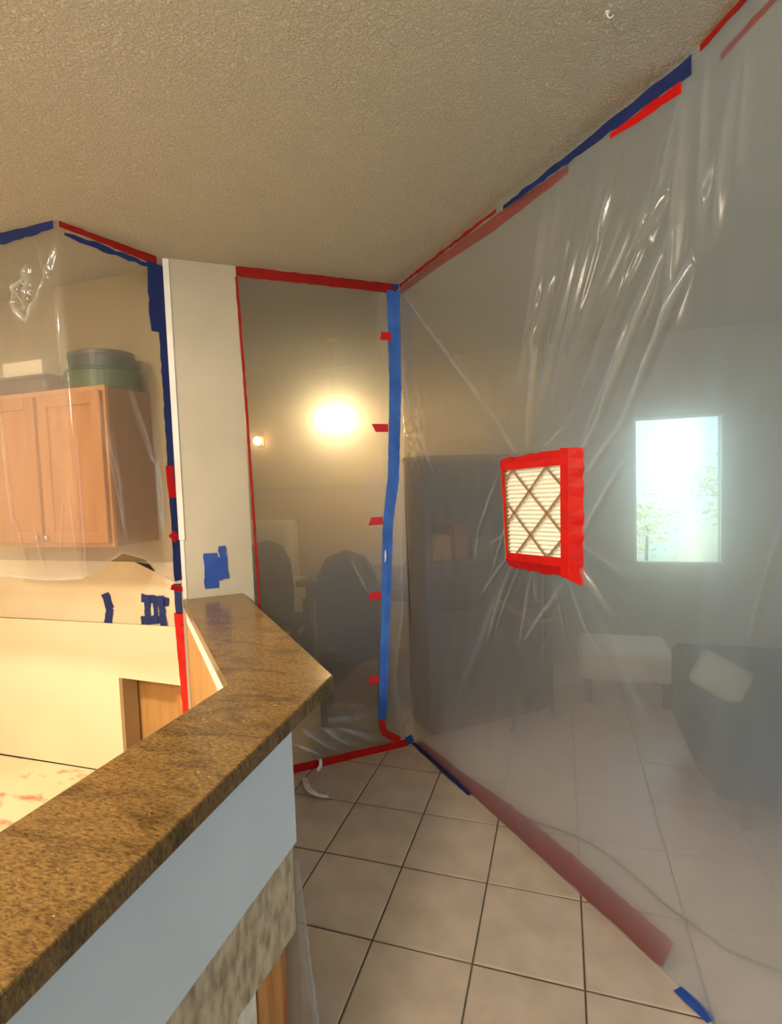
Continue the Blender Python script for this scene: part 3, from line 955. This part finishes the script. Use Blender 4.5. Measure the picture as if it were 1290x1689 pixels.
# blue vertical on the wall stub edge
nv = (n_d * 0.2 + n2).normalized()
def pv(off, z): return F_k2.at(F_k2.len + off, z, 0.013)
T('tape_strip', [pv(-0.03, 2.70), pv(-0.03, 2.37)], n2, 0.09, M['navy_tape'], 'wide dark blue tape piece at the top of the wall stub edge', jag=0.004)
T('tape_strip', [pv(-0.008, 2.37), pv(-0.006, 1.9), pv(-0.006, 1.5), pv(-0.006, 1.14)], n2, 0.045, M['navy_tape'], 'dark blue tape running down the edge of the wall stub', jag=0.003)
T('tape_strip', [pv(-0.02, 1.72), pv(-0.012, 1.56)], n2, 0.042, M['red_tape'], 'upper red tape bit on the blue strip by the wall stub', thick=0.003)
T('tape_strip', [pv(-0.03, 1.385), pv(0.0, 1.345)], n2, 0.04, M['red_tape'], 'middle red tape bit on the blue strip by the wall stub', thick=0.003)
T('tape_strip', [pv(-0.05, 1.115), pv(0.02, 1.090)], n2, 0.028, M['red_tape'], 'lowest red tape bit on the blue strip by the wall stub', thick=0.003)
ny_ = Vector((0, -1, 0))
T('tape_strip', [Vector((-1.935, 2.345, 1.105)), Vector((-1.93, 2.345, 0.945))], ny_, 0.06, M['navy_tape'], 'dark blue tape block above the vertical red tape by the cream board')
T('tape_strip', [Vector((-1.920, 2.345, 0.95)), Vector((-1.900, 2.345, 0.43)), Vector((-1.895, 2.345, 0.05))], ny_, 0.105, M['red_tape'], 'wide red tape strip down the right edge of the cream board')
T('tape_strip', [F_door.at(-0.002, 0.992, -0.05), F_door.at(-0.002, 0.5, -0.05), F_door.at(-0.002, 0.02, -0.05)], -F_door.d, 0.085, M['red_tape'], 'red tape wrapped on the end of the wall stub below the bar')
T('tape_strip', [Vector((-1.935, 2.343, 0.885)), Vector((-1.87, 2.343, 0.880))], ny_, 0.012, M['red_dark'], 'dark red tape crease across the wide red strip')
# tape scraps
def scrap(name, label, frame_pt, nrm, strips, mat):
    root = thing(name, label, 'tape')
    for i, (a, b, wd) in enumerate(strips):
        ribbon('strip', [frame_pt(*a, .001 + .0012 * i), frame_pt(*b, .001 + .0012 * i)], nrm, wd, mat, parent=root, jag=0.004, step=0.02)
    recentre(root)
scrap('tape_patch', 'blue tape patch of overlapping strips on the wall stub above the bar', lambda u, z, d: fd.at(u, z, d), n_d,
      [((0.132, 1.265), (0.128, 1.082), 0.07), ((0.175, 1.24), (0.165, 1.12), 0.04), ((0.190, 1.298), (0.197, 1.126), 0.036)], M['blue_tape'])
kp = lambda u, z, d: Vector((u, 2.357 - d, z))
scrap('tape_patch', 'single curved blue tape scrap on the cream masking paper', kp, ny_, [((-2.44, 1.035), (-2.41, 0.95), 0.055), ((-2.41, 0.955), (-2.432, 0.865), 0.05)], M['navy_tape'])
scrap('tape_patch', 'blue tape cluster of crossed strips on the cream masking paper', kp, ny_,
      [((-2.19, 1.02), (-2.01, 1.00), 0.045), ((-2.20, 0.895), (-2.035, 0.905), 0.045), ((-2.15, 1.03), (-2.155, 0.875), 0.04), ((-2.095, 1.005), (-2.10, 0.88), 0.03), ((-2.06, 1.035), (-2.05, 0.87), 0.04)], M['navy_tape'])

# ------------------------------------------------------------------ air filter taped into the partition
quad_o = [(0.940, 1.684), (1.416, 1.696), (1.394, 1.232), (0.987, 1.216)]
quad_i = [(0.990, 1.635), (1.343, 1.644), (1.335, 1.296), (1.002, 1.278)]
def bil(q, s, t):
    a = Vector(q[0]).lerp(Vector(q[1]), s); b = Vector(q[3]).lerp(Vector(q[2]), s)
    return a.lerp(b, t)
def FP(q, s, t, d):
    c = bil(q, s, t)
    return F_right.at(c[0], c[1], d)
flt = thing('air_filter', 'square pleated furnace filter taped with red tape into the plastic partition', 'filter')
npl = 22
vs = []; fs = []
cols = 8
for i in range(2 * npl + 1):
    d = 0.022 if i % 2 else 0.010
    for k in range(cols + 1):
        vs.append(FP(quad_i, -0.03 + 1.06 * k / cols, -0.03 + 1.06 * i / (2 * npl), d + rng.uniform(-.001, .001)))
for i in range(2 * npl):
    for k in range(cols):
        a = i * (cols + 1) + k
        fs.append((a, a + 1, a + cols + 2, a + cols + 1))
build('filter_media', MB().add(vs, fs), M['media'], flt, label='white pleated filter media')
lat = MB()
def lat_line(s0, t0, s1, t1):
    a, b = FP(quad_i, s0, t0, 0.0255), FP(quad_i, s1, t1, 0.0255)
    t = (b - a).normalized(); s = t.cross(F_right.n) * 0.0048
    lat.add([a + s, a - s, b - s, b + s] + [p + F_right.n * 0.0015 for p in (a + s, a - s, b - s, b + s)],
            [(3, 2, 1, 0), (4, 5, 6, 7), (0, 1, 5, 4), (1, 2, 6, 5), (2, 3, 7, 6), (3, 0, 4, 7)])
def clip_line(c0, sl):
    """t = c0 + sl*s clipped to the unit square"""
    p = []
    for s in (0.0, 1.0):
        t = c0 + sl * s
        if 0 <= t <= 1: p.append((s, t))
    for t in (0.0, 1.0):
        s = (t - c0) / sl
        if 0 < s < 1: p.append((s, t))
    if len(p) >= 2 and abs(p[0][0] - p[1][0]) > 0.04: lat_line(*p[0], *p[1])
sl = 0.25 / 0.29
for k in (-1, 0, 1): clip_line(0.26 - sl * 0.44 + 0.5 * k, sl)
for k in (-1, 0, 1, 2): clip_line(0.26 + sl * 0.44 + 0.5 * k, -sl)
build('card_lattice', lat, M['card'], flt, label='brown cardboard diamond lattice over the pleats')
fm = MB()
for (s0, s1, t0, t1) in ((-0.06, 1.06, -0.06, -0.0), (-0.06, 1.06, 1.0, 1.06), (-0.06, 0.0, 0.0, 1.0), (1.0, 1.06, 0.0, 1.0)):
    c = [FP(quad_i, s0, t0, 0.004), FP(quad_i, s1, t0, 0.004), FP(quad_i, s1, t1, 0.004), FP(quad_i, s0, t1, 0.004)]
    fm.add(c + [p + F_right.n * 0.023 for p in c], [(3, 2, 1, 0), (4, 5, 6, 7), (0, 1, 5, 4), (1, 2, 6, 5), (2, 3, 7, 6), (3, 0, 4, 7)])
build('filter_frame', fm, M['card'], flt)
def border(o0, o1, i0, i1, lift, jit=0.004, n=14):
    """strip of red tape from the outer edge down onto the frame edge"""
    vs = []; fs = []
    for k in range(n + 1):
        f = k / n
        a = Vector(o0).lerp(Vector(o1), f); b = Vector(i0).lerp(Vector(i1), f)
        m = a.lerp(b, 0.55)
        j = Vector((rng.uniform(-jit, jit), rng.uniform(-jit, jit)))
        a = a + j
        pts = [F_right.at(a[0], a[1], 0.006), F_right.at(m[0], m[1], 0.030 + lift), F_right.at(b[0], b[1], 0.0305 + lift)]
        vs += pts + [p - F_right.n * 0.0015 for p in pts]
    for k in range(n):
        o = 6 * k
        for (a, b) in ((0, 1), (1, 2), (4, 3), (5, 4)):
            fs.append((o + a, o + b, o + 6 + b, o + 6 + a))
        fs.append((o + 0, o + 6, o + 9, o + 3)); fs.append((o + 2, o + 5, o + 11, o + 8))
    fs.append((0, 3, 4, 1)); fs.append((1, 4, 5, 2))
    e = 6 * n
    fs.append((e, e + 1, e + 4, e + 3)); fs.append((e + 1, e + 2, e + 5, e + 4))
    return MB().add(vs, fs)
qi = quad_i; qo = quad_o
build('tape_border', border((0.94, 1.684), (1.40, 1.706), (0.985, 1.632), (1.36, 1.643), 0.0), M['red_tape'], flt)
build('tape_border', border((0.985, 1.214), (1.405, 1.222), (1.0, 1.283), (1.36, 1.30), 0.0), M['red_tape'], flt)
build('tape_border', border((0.945, 1.68), (0.988, 1.222), (0.993, 1.645), (1.006, 1.27), 0.0016), M['red_tape'], flt)
build('tape_border', border((1.424, 1.70), (1.412, 1.205), (1.336, 1.705), (1.328, 1.235), 0.0032), M['red_tape'], flt)
recentre(flt)
recentre(door_root)

# ------------------------------------------------------------------ kitchen: cream coverings, floor paper
pp = MB()
nx, nzz = 40, 10
vs = []; fs = []
for i in range(nx + 1):
    for k in range(nzz + 1):
        x = -3.35 + (3.35 - 1.935) * i / nx
        z = 0.873 + (1.215 - 0.873) * k / nzz
        vs.append((x, 2.362 - 0.005 * (1 - k / nzz) ** 2 - 0.0012 * math.sin(x * 7 + k), z + (0.006 * (x + 1.9) / 1.4 if k == 0 else 0)))
for i in range(nx):
    for k in range(nzz):
        a = i * (nzz + 1) + k
        fs.append((a, a + nzz + 1, a + nzz + 2, a + 1))
pp.add(vs, fs)
paper = build('masking_paper', pp, M['cream_paper'])
md = paper.modifiers.new('s', 'SOLIDIFY'); md.thickness = 0.003; md.offset = 1
tag(paper, 'cream masking paper on the kitchen wall below the upper cabinets', 'paper')
bp_ = [(-3.35, 0.012), (-2.372, 0.012), (-2.372, 0.565), (-1.948, 0.553), (-1.942, 0.872), (-3.35, 0.862)]
n = len(bp_)
vs = [(x, 2.345, z) for x, z in bp_] + [(x, 2.3695, z) for x, z in bp_]
fs = [tuple(range(n)), tuple(range(2 * n - 1, n - 1, -1))] + [(i, i + n, (i + 1) % n + n, (i + 1) % n) for i in range(n)]
pb = build('protective_board', MB().add(vs, fs), M['cream_board'])
tag(pb, 'big cream protective board with a notch cut out at lower right', 'board')
nb_ = thing('base_cabinet', 'low wooden cabinet face showing in the notch of the cream board', 'cabinet')
build('panel', MB().box(-2.42, -2.05, 2.50, 2.52, 0.0, 0.62), M['niche'], nb_)
build('stile', MB().box(-2.062, -1.955, 2.43, 2.452, 0.0, 0.62), M['wood_light'], nb_, bevel=0.002, label='paler upright stile at the right')
build('jamb', MB().box(-2.46, -2.40, 2.485, 2.50, 0.0, 0.62), M['wood_dark_side'], nb_)
build('return', MB().box(-2.056, -2.05, 2.452, 2.52, 0.0, 0.62), M['wood'], nb_)
recentre(nb_)
fp = MB()
vs = []; fs = []
nx, nyy = 26, 30
for i in range(nx + 1):
    for k in range(nyy + 1):
        x = -3.58 + (3.58 - 0.98) * i / nx
        y = -1.6 + (2.34 + 1.6) * k / nyy
        x = min(x, -0.86 if y < 1.2 else -0.86 - (y - 1.2) * 0.93)
        vs.append((x, y, 0.006 + 0.003 * math.sin(3 * x) * math.sin(2.3 * y)))
for i in range(nx):
    for k in range(nyy):
        a = i * (nyy + 1) + k
        fs.append((a, a + nyy + 1, a + nyy + 2, a + 1))
fpo = build('floor_paper', MB().add(vs, fs), M['floor_paper'])
md = fpo.modifiers.new('s', 'SOLIDIFY'); md.thickness = 0.003; md.offset = -1
tag(fpo, 'cream floor paper with red stains covering the kitchen floor', 'paper')
tag(build('torn_scrap', MB().add([(-2.215, 2.352, 1.215), (-2.09, 2.352, 1.165), (-2.12, 2.352, 1.205), (-2.215, 2.356, 1.215), (-2.09, 2.356, 1.165), (-2.12, 2.356, 1.205)],
     [(0, 1, 2), (5, 4, 3), (0, 3, 4, 1), (1, 4, 5, 2), (2, 5, 3, 0)]), M['dark_fabric']), 'small dark triangular scrap at the top of the masking paper', 'scrap')  # added dark patch in place of the shaded gap at the curtain hem

# upper cabinet
uc = thing('upper_cabinet', 'maple upper cabinet with panel doors behind the plastic curtain', 'cabinet')
CX0, CX1, CY0, CY1, CZ0, CZ1 = -2.93, -2.06, 2.068, 2.369, 1.335, 2.11
build('carcass', MB().box(CX0, CX1, CY0 + 0.018, CY1, CZ0, CZ1), M['wood_dark_side'], uc, bevel=0.002)
build('face_frame', MB().box(CX0, CX1, CY0, CY0 + 0.018, CZ1 - 0.035, CZ1).box(CX0, CX1, CY0, CY0 + 0.018, CZ0, CZ0 + 0.035)
      .box(CX1 - 0.03, CX1, CY0, CY0 + 0.018, CZ0 + .035, CZ1 - .035).box(-2.50, -2.46, CY0, CY0 + 0.018, CZ0 + .035, CZ1 - .035), M['wood_light'], uc)
for (x0, x1, kx) in ((-2.468, -2.075, -2.448), (-2.90, -2.492, -2.512)):
    z0, z1, y0, y1 = CZ0 + 0.02, CZ1 - 0.025, CY0 - 0.022, CY0 - 0.001
    st_ = 0.06
    d = build('door', MB().box(x0, x0 + st_, y0, y1, z0, z1).box(x1 - st_, x1, y0, y1, z0, z1).box(x0 + st_, x1 - st_, y0, y1, z1 - st_, z1).box(x0 + st_, x1 - st_, y0, y1, z0, z0 + st_), M['wood'], uc, bevel=0.004)
    build('door_panel', MB().box(x0 + st_ - .002, x1 - st_ + .002, y0 + 0.010, y1 - .002, z0 + st_ - .002, z1 - st_ + .002), M['wood'], d)
    build('knob', MB().tube([(kx, y0, z0 + 0.03), (kx, y0 - 0.012, z0 + 0.03), (kx, y0 - 0.016, z0 + 0.03), (kx, y0 - 0.024, z0 + 0.03)], [0.006, 0.006, 0.014, 0.010], 12), M['chrome'], d, smooth=True, label='chrome knob')
recentre(uc)
# on top of the cabinet
tin = thing('storage_tin', 'lower green oval tin standing on the upper cabinet', 'tin')
build('body', MB().lathe([(0.150, 0), (0.155, 0.005), (0.155, 0.085), (0.150, 0.09)], (-2.215, 2.215, CZ1), 36, 1.18, 0.95), M['tin_green'], tin, smooth=False)
build('rim', MB().lathe([(0.155, 0.086), (0.159, 0.088), (0.159, 0.096), (0.155, 0.098)], (-2.215, 2.215, CZ1), 36, 1.18, 0.95), M['tin_dark'], tin)
recentre(tin)
tin = thing('storage_tin', 'upper dark green oval tin stacked on the green one', 'tin')
build('body', MB().lathe([(0.135, 0.099), (0.14, 0.104), (0.142, 0.170), (0.138, 0.172)], (-2.215, 2.215, CZ1), 36, 1.16, 0.95), M['tin_dark'], tin)
build('lid', MB().lathe([(0.144, 0.160), (0.146, 0.162), (0.146, 0.182), (0.138, 0.186)], (-2.215, 2.215, CZ1), 36, 1.16, 0.95), M['tray'], tin)
recentre(tin)
pan = thing('roasting_pan', 'dark grey roasting pan on the upper cabinet left of the tins', 'pan')
build('body', MB().box(-2.90, -2.46, 2.10, 2.35, CZ1 + .001, CZ1 + 0.085), M['tray'], pan, bevel=0.02)
build('rim', MB().box(-2.92, -2.44, 2.085, 2.36, CZ1 + 0.082, CZ1 + 0.094), M['tray'], pan, bevel=0.004)
build('handle', MB().tube([(-2.44, 2.18, CZ1 + .088), (-2.405, 2.18, CZ1 + .10), (-2.405, 2.27, CZ1 + .10), (-2.44, 2.27, CZ1 + .088)], 0.008, 8), M['tray'], pan)
recentre(pan)
tag(build('carton', MB().box(-2.77, -2.50, 2.12, 2.30, CZ1 + 0.095, CZ1 + 0.175), M['box_white'], bevel=0.004), 'pale carton lying on the grey roasting pan', 'box')

# ------------------------------------------------------------------ small things on this side
cu = []
for k in range(15):
    f = k / 14
    cu.append(Vector((-1.36 + 0.20 * f, 2.56 - 0.16 * math.sin(f * 2.2) , 0.006 + 0.03 * math.sin(f * math.pi))))
tag(ribbon('tape_curl', cu, up, 0.03, M['white_paint'], jag=0.003), 'loose white curl of tape on the tiles by the half wall', 'tape')
tag(ribbon('tape_curl', [fd.at(0.66, 0.05, .02), fd.at(0.655, 0.02, .03), fd.at(0.63, 0.004, .05)], n_d, 0.018, M['white_paint'], jag=0.003), 'short white tape tail hanging off the red floor strip', 'tape')
hk = thing('ceiling_hook', 'small white hook screwed into the popcorn ceiling', 'hook')
build('plate', MB().lathe([(0.006, -0.003), (0.006, 0.0)], (0.127, 1.507, CEIL), 16), M['white_paint'], hk)
build('hook', MB().tube([(0.127, 1.507, CEIL - .002), (0.127, 1.507, CEIL - .009), (0.132, 1.509, CEIL - .014), (0.138, 1.511, CEIL - .012), (0.140, 1.512, CEIL - .007)], 0.002, 8), M['white_paint'], hk)
recentre(hk)
# crumpled film hanging at the end of the half wall
vs = []; fs = []
nu_, nv_ = 14, 26
for i in range(nu_ + 1):
    for k in range(nv_ + 1):
        f, g = i / nu_, k / nv_
        z = 0.62 - 0.60 * g
        wd = 0.012 + 0.085 * g
        vs.append((FX + 0.012 + 0.035 * g - 0.06 * f * f + rng.uniform(-.006, .006) * g, 1.214 + wd * f + rng.uniform(-.004, .004) * g, z))
for i in range(nu_):
    for k in range(nv_):
        a = i * (nv_ + 1) + k
        fs.append((a, a + nv_ + 1, a + nv_ + 2, a + 1))
fsc = build('plastic_scrap', MB().add(vs, fs), M['film_scrap'])
md = fsc.modifiers.new('s', 'SOLIDIFY'); md.thickness = 0.002
tag(fsc, 'crumpled clear film hanging at the end of the half wall', 'plastic sheet')

# ------------------------------------------------------------------ room beyond the right partition
# dark bookcase standing along the diagonal
BC0 = Vector((-0.80, 3.20, 0)); BC1 = Vector((-0.075, 3.80, 0))
FB = Frame(BC0, BC1, 1)
bc = thing('bookcase', 'tall dark bookcase dimly seen through the plastic partition', 'bookcase')
def fb_box(mb, u0, u1, d0, d1, z0, z1):
    c = [FB.at(u0, z0, d0), FB.at(u1, z0, d0), FB.at(u1, z0, d1), FB.at(u0, z0, d1)]
    h = Vector((0, 0, z1 - z0))
    return mb.add(c + [p + h for p in c], [(3, 2, 1, 0), (4, 5, 6, 7), (0, 1, 5, 4), (1, 2, 6, 5), (2, 3, 7, 6), (3, 0, 4, 7)])
LB = FB.len
m_ = MB(); fb_box(m_, 0, LB, -0.30, -0.285, 0, 1.72)
build('back_panel', m_, M['walnut'], bc)
for u in (0, LB - 0.03):
    m_ = MB(); fb_box(m_, u, u + 0.03, -0.285, 0, 0, 1.72); build('side_panel', m_, M['walnut'], bc)
m_ = MB(); fb_box(m_, -0.01, LB + 0.01, -0.30, 0.01, 1.72, 1.75); build('top', m_, M['walnut'], bc)
m_ = MB(); fb_box(m_, 0.03, LB - 0.03, -0.02, 0.0, 0, 0.72); build('door', m_, M['walnut'], bc)
for z in (0.74, 1.06, 1.40):
    m_ = MB(); fb_box(m_, 0.03, LB - 0.03, -0.285, -0.005, z, z + 0.025); build('shelf', m_, M['walnut_shelf'], bc)
recentre(bc)
for (u0, u1, h, mk, lab) in ((0.07, 0.20, 0.16, 'book_a', 'ochre storage box on the shelf of the dark bookcase'), (0.23, 0.33, 0.22, 'book_b', 'taller rust coloured box on the shelf of the dark bookcase'),
                             (0.36, 0.52, 0.13, 'book_c', 'low olive box on the shelf of the dark bookcase')):
    m_ = MB(); fb_box(m_, u0, u1, -0.24, -0.05, 1.087, 1.087 + h)
    tag(build('storage_box', m_, M[mk], bevel=0.006), lab, 'box')

wt = thing('folding_stool', 'light wooden folding stool leaning before the dark bookcase', 'stool')
a = FB.at(0.44, 0.88, 0.25); b = FB.at(0.62, 0.70, 0.25); c_ = FB.at(0.76, 0.705, 0.25)
build('rail', MB().tube([FB.at(0.40, 0.86, 0.12), FB.at(0.66, 0.66, 0.16)], 0.014, 8), M['wood'], wt)
build('seat', MB().tube([FB.at(0.62, 0.66, 0.15), FB.at(0.84, 0.665, 0.15)], 0.012, 8), M['wood'], wt)
build('leg', MB().tube([FB.at(0.40, 0.86, 0.12), FB.at(0.84, 0.0, 0.14)], 0.012, 8), M['walnut_shelf'], wt)
build('leg', MB().tube([FB.at(0.84, 0.665, 0.15), FB.at(0.46, 0.0, 0.18)], 0.012, 8), M['walnut_shelf'], wt)
recentre(wt)

bench = thing('bench', 'low bench covered with a white drop cloth under the window', 'bench')
build('drop_cloth', MB().box(0.10, 0.72, 3.90, 4.45, 0.17, 0.36), M['white_cloth'], bench, bevel=0.04, segs=3)
for x in (0.16, 0.66):
    for y in (3.96, 4.39):
        build('leg', MB().box(x - .025, x + .025, y - .025, y + .025, 0, 0.17), M['walnut'], bench)
recentre(bench)
so = thing('armchair', 'slate blue armchair seen through the plastic at lower right', 'armchair')
build('seat', MB().box(0.60, 1.45, 2.75, 3.35, 0.14, 0.40), M['navy_cloth'], so, bevel=0.05, segs=3)
build('backrest', MB().box(1.28, 1.50, 2.75, 3.40, 0.36, 0.86), M['navy_cloth'], so, bevel=0.06, segs=3)
build('armrest', MB().box(0.60, 1.48, 3.33, 3.50, 0.14, 0.60), M['navy_cloth'], so, bevel=0.05, segs=3)
build('armrest', MB().box(0.62, 1.48, 2.60, 2.77, 0.14, 0.44), M['navy_cloth'], so, bevel=0.05, segs=3)
for x in (0.76, 1.42):
    for y in (2.68, 3.42):
        build('leg', MB().box(x - .02, x + .02, y - .02, y + .02, 0, 0.14), M['walnut'], so)
recentre(so)
rot = Matrix.Translation((0.79, 3.20, 0.50)) @ Matrix.Rotation(math.radians(-22), 4, 'X') @ Matrix.Rotation(math.radians(30), 4, 'Y')
tag(build('cushion', MB().box(-0.13, 0.13, -0.035, 0.035, -0.10, 0.10, rot), M['pale_cloth'], bevel=0.03, segs=3), 'pale cushion leaning on the slate blue armchair', 'cushion')
ot = thing('ottoman', 'dark blue ottoman on the tiles in front of the armchair', 'ottoman')
build('cushion_top', MB().box(0.78, 1.36, 1.98, 2.48, 0.12, 0.36), M['navy_cloth'], ot, bevel=0.05, segs=3)
for x in (0.84, 1.30):
    for y in (2.04, 2.42):
        build('leg', MB().box(x - .02, x + .02, y - .02, y + .02, 0, 0.12), M['walnut'], ot)
recentre(ot)
cb = [(-0.45, 2.70, .006), (-0.38, 2.61, .006), (-0.30, 2.555, .006), (-0.204, 2.505, .006), (-0.08, 2.465, .006), (0.036, 2.43, .006), (0.125, 2.37, .006), (0.198, 2.296, .006), (0.27, 2.21, .006), (0.33, 2.12, .006), (0.5, 1.95, .006), (0.8, 1.85, .006)]
tag(build('power_cable', MB().tube(cb, 0.005, 8), M['cable'], smooth=True), 'thin dark cable curving over the tiles behind the partition', 'cable')

# ------------------------------------------------------------------ dining room behind the zipper door
ch = thing('chandelier', 'hanging lamp with two glowing globes behind the zipper door', 'lamp')
LC = Vector((-1.74, 4.05, 0))
build('canopy', MB().lathe([(0.06, -0.03), (0.07, 0.0)], (LC.x, LC.y, CEIL), 20), M['brass'], ch)
build('rod', MB().tube([(LC.x, LC.y, CEIL - .03), (LC.x, LC.y, 2.28)], 0.008, 8), M['brass'], ch)
build('arm', MB().tube([(LC.x - .085, LC.y, 2.15), (LC.x - .10, LC.y, 2.20), (LC.x - .06, LC.y, 2.26), (LC.x, LC.y, 2.28), (LC.x + .06, LC.y, 2.26), (LC.x + .10, LC.y, 2.20), (LC.x + .085, LC.y, 2.15)], 0.009, 8), M['brass'], ch)
build('shade', MB().lathe([(0.20, 2.175), (0.205, 2.172), (0.15, 2.235), (0.05, 2.275), (0.02, 2.28)], (LC.x, LC.y, 0), 28), M['brass'], ch, smooth=True, label='shallow brass shade')
for dx, rr in ((-0.075, 0.030), (0.075, 0.037)):
    build('globe', MB().lathe([(rr * math.sin(math.pi * (k + .5) / 12), -rr * math.cos(math.pi * (k + .5) / 12)) for k in range(12)], (LC.x + dx, LC.y, 2.115), 20), M['bulb'], ch, smooth=True, label='glowing frosted globe')
recentre(ch)
sn = thing('wall_sconce', 'small glowing wall lamp at left behind the zipper door', 'lamp')
build('back_plate', MB().box(-3.02, -2.94, 4.985, 4.999, 2.0, 2.16), M['brass'], sn, bevel=0.003)
build('globe', MB().lathe([(0.045 * math.sin(math.pi * (k + .5) / 10), -0.045 * math.cos(math.pi * (k + .5) / 10)) for k in range(10)], (-2.98, 4.93, 2.06), 16), M['bulb_small'], sn, smooth=True)
build('arm', MB().tube([(-2.98, 4.985, 2.04), (-2.98, 4.93, 2.01)], 0.01, 8), M['brass'], sn)
recentre(sn)
tb = thing('dining_table', 'dark dining table behind the zipper door', 'table')
build('tabletop', MB().box(-2.0, -1.0, 3.75, 4.55, 0.80, 0.85), M['walnut'], tb, bevel=0.01)
build('apron', MB().box(-1.94, -1.06, 3.81, 4.49, 0.70, 0.80), M['walnut'], tb)
for x in (-1.93, -1.07):
    for y in (3.82, 4.48):
        build('leg', MB().box(x - .03, x + .03, y - .03, y + .03, 0, 0.70), M['walnut'], tb)
recentre(tb)
def dining_chair(x, y, label, rz):
    c = thing('dining_chair', label, 'chair')
    R = Matrix.Translation((x, y, 0)) @ Matrix.Rotation(rz, 4, 'Z')
    build('seat', MB().box(-0.22, 0.22, -0.22, 0.22, 0.43, 0.49, R), M['dark_fabric'], c, bevel=0.02)
    pts = []
    prof = [(0.20, 0.5), (0.21, 0.8), (0.19, 1.0), (0.13, 1.12), (0.0, 1.17), (-0.13, 1.12), (-0.19, 1.0), (-0.21, 0.8), (-0.20, 0.5)]
    n = len(prof)
    vs = [R @ Vector((px, -0.22, pz)) for px, pz in prof] + [R @ Vector((px, -0.185, pz)) for px, pz in prof]
    fs = [tuple(range(n)), tuple(range(2 * n - 1, n - 1, -1))] + [(i, i + n, (i + 1) % n + n, (i + 1) % n) for i in range(n)]
    build('backrest', MB().add(vs, fs), M['dark_fabric'], c)
    for sx in (-.19, .19):
        for sy in (-.19, .19):
            build('leg', MB().box(sx - .02, sx + .02, sy - .02, sy + .02, 0, 0.43, R), M['walnut'], c)
    recentre(c)
dining_chair(-2.27, 3.98, 'round-backed dark dining chair at the left end of the dark table', 0.1)
dining_chair(-1.40, 3.42, 'round-backed dark dining chair at the near side of the dark table', 0.3)
ac = thing('armchair', 'cream armchair against the far wall behind the zipper door', 'armchair')
build('seat', MB().box(-3.3, -2.55, 4.25, 4.9, 0.15, 0.48), M['white_cloth'], ac, bevel=0.05, segs=3)
build('backrest', MB().box(-3.3, -2.55, 4.72, 4.95, 0.45, 1.25), M['white_cloth'], ac, bevel=0.07, segs=3)
build('armrest', MB().box(-3.45, -3.25, 4.25, 4.9, 0.15, 0.68), M['white_cloth'], ac, bevel=0.05, segs=3)
build('armrest', MB().box(-2.60, -2.42, 4.25, 4.9, 0.15, 0.68), M['white_cloth'], ac, bevel=0.05, segs=3)
for x in (-3.38, -2.5):
    for y in (4.3, 4.85):
        build('leg', MB().box(x - .02, x + .02, y - .02, y + .02, 0, 0.15), M['walnut'], ac)
recentre(ac)
rot = Matrix.Translation((-2.95, 4.66, 0.98)) @ Matrix.Rotation(math.radians(-12), 4, 'X')
tag(build('cushion', MB().lathe([(0.05, -0.04), (0.13, -0.03), (0.16, 0.0), (0.13, 0.03), (0.05, 0.04)], (0, 0, 0), 24), M['dark_fabric'], smooth=True), 'round dark cushion on the cream armchair', 'cushion')
bpy.data.objects[[o.name for o in bpy.data.objects if o.name.startswith('cushion')][-1]].matrix_world = Matrix.Translation((-2.93, 4.66, 0.98)) @ Matrix.Rotation(math.radians(80), 4, 'X')
struct(build('trim_4', MB().box(-3.6, -0.3, 4.985, 4.999, 1.52, 1.58), M['wall_warm']), 'rail along the far dining room wall')

# ------------------------------------------------------------------ garden outside the window
struct(build('ground', MB().box(-3, 6, 5.3, 12, -0.2, -0.1), M['ground']))
tag(build('garden_wall', MB().box(-3, 6, 9.0, 9.2, -0.1, 2.5), M['fence']), 'pale garden wall beyond the window', 'wall')
for (x, y, h, r, nl, lab) in ((2.05, 7.6, 1.7, 0.55, 170, 'leafy yellow green shrub outside the window'), (1.1, 8.2, 1.2, 0.45, 130, 'lower leafy shrub outside the window by the garden wall')):
    s = thing('shrub', lab, 'shrub')
    build('stem', MB().tube([(x, y, -0.1), (x + .03, y, h * 0.7)], [0.03, 0.015], 8), M['bark'], s)
    m_ = MB()
    for k in range(nl * 3):
        v = Vector(rng.normal(size=3)); v = v.normalized() * r * rng.uniform(0.3, 1)
        p = Vector((x, y, h * 0.75)) + Vector((v.x, v.y, v.z * 1.1))
        q = Euler(rng.uniform(0, 6, 3)).to_matrix()
        L = rng.uniform(0.03, 0.06)
        m_.add([p + q @ Vector(t_) * L for t_ in ((0, -1, 0), (0.45, 0, 0.1), (0, 1, 0), (-0.45, 0, 0.1))], [(0, 1, 2, 3)])
    f_ = build('foliage', m_, M['leaf'], s)
    f_['kind'] = 'stuff'
    recentre(s)
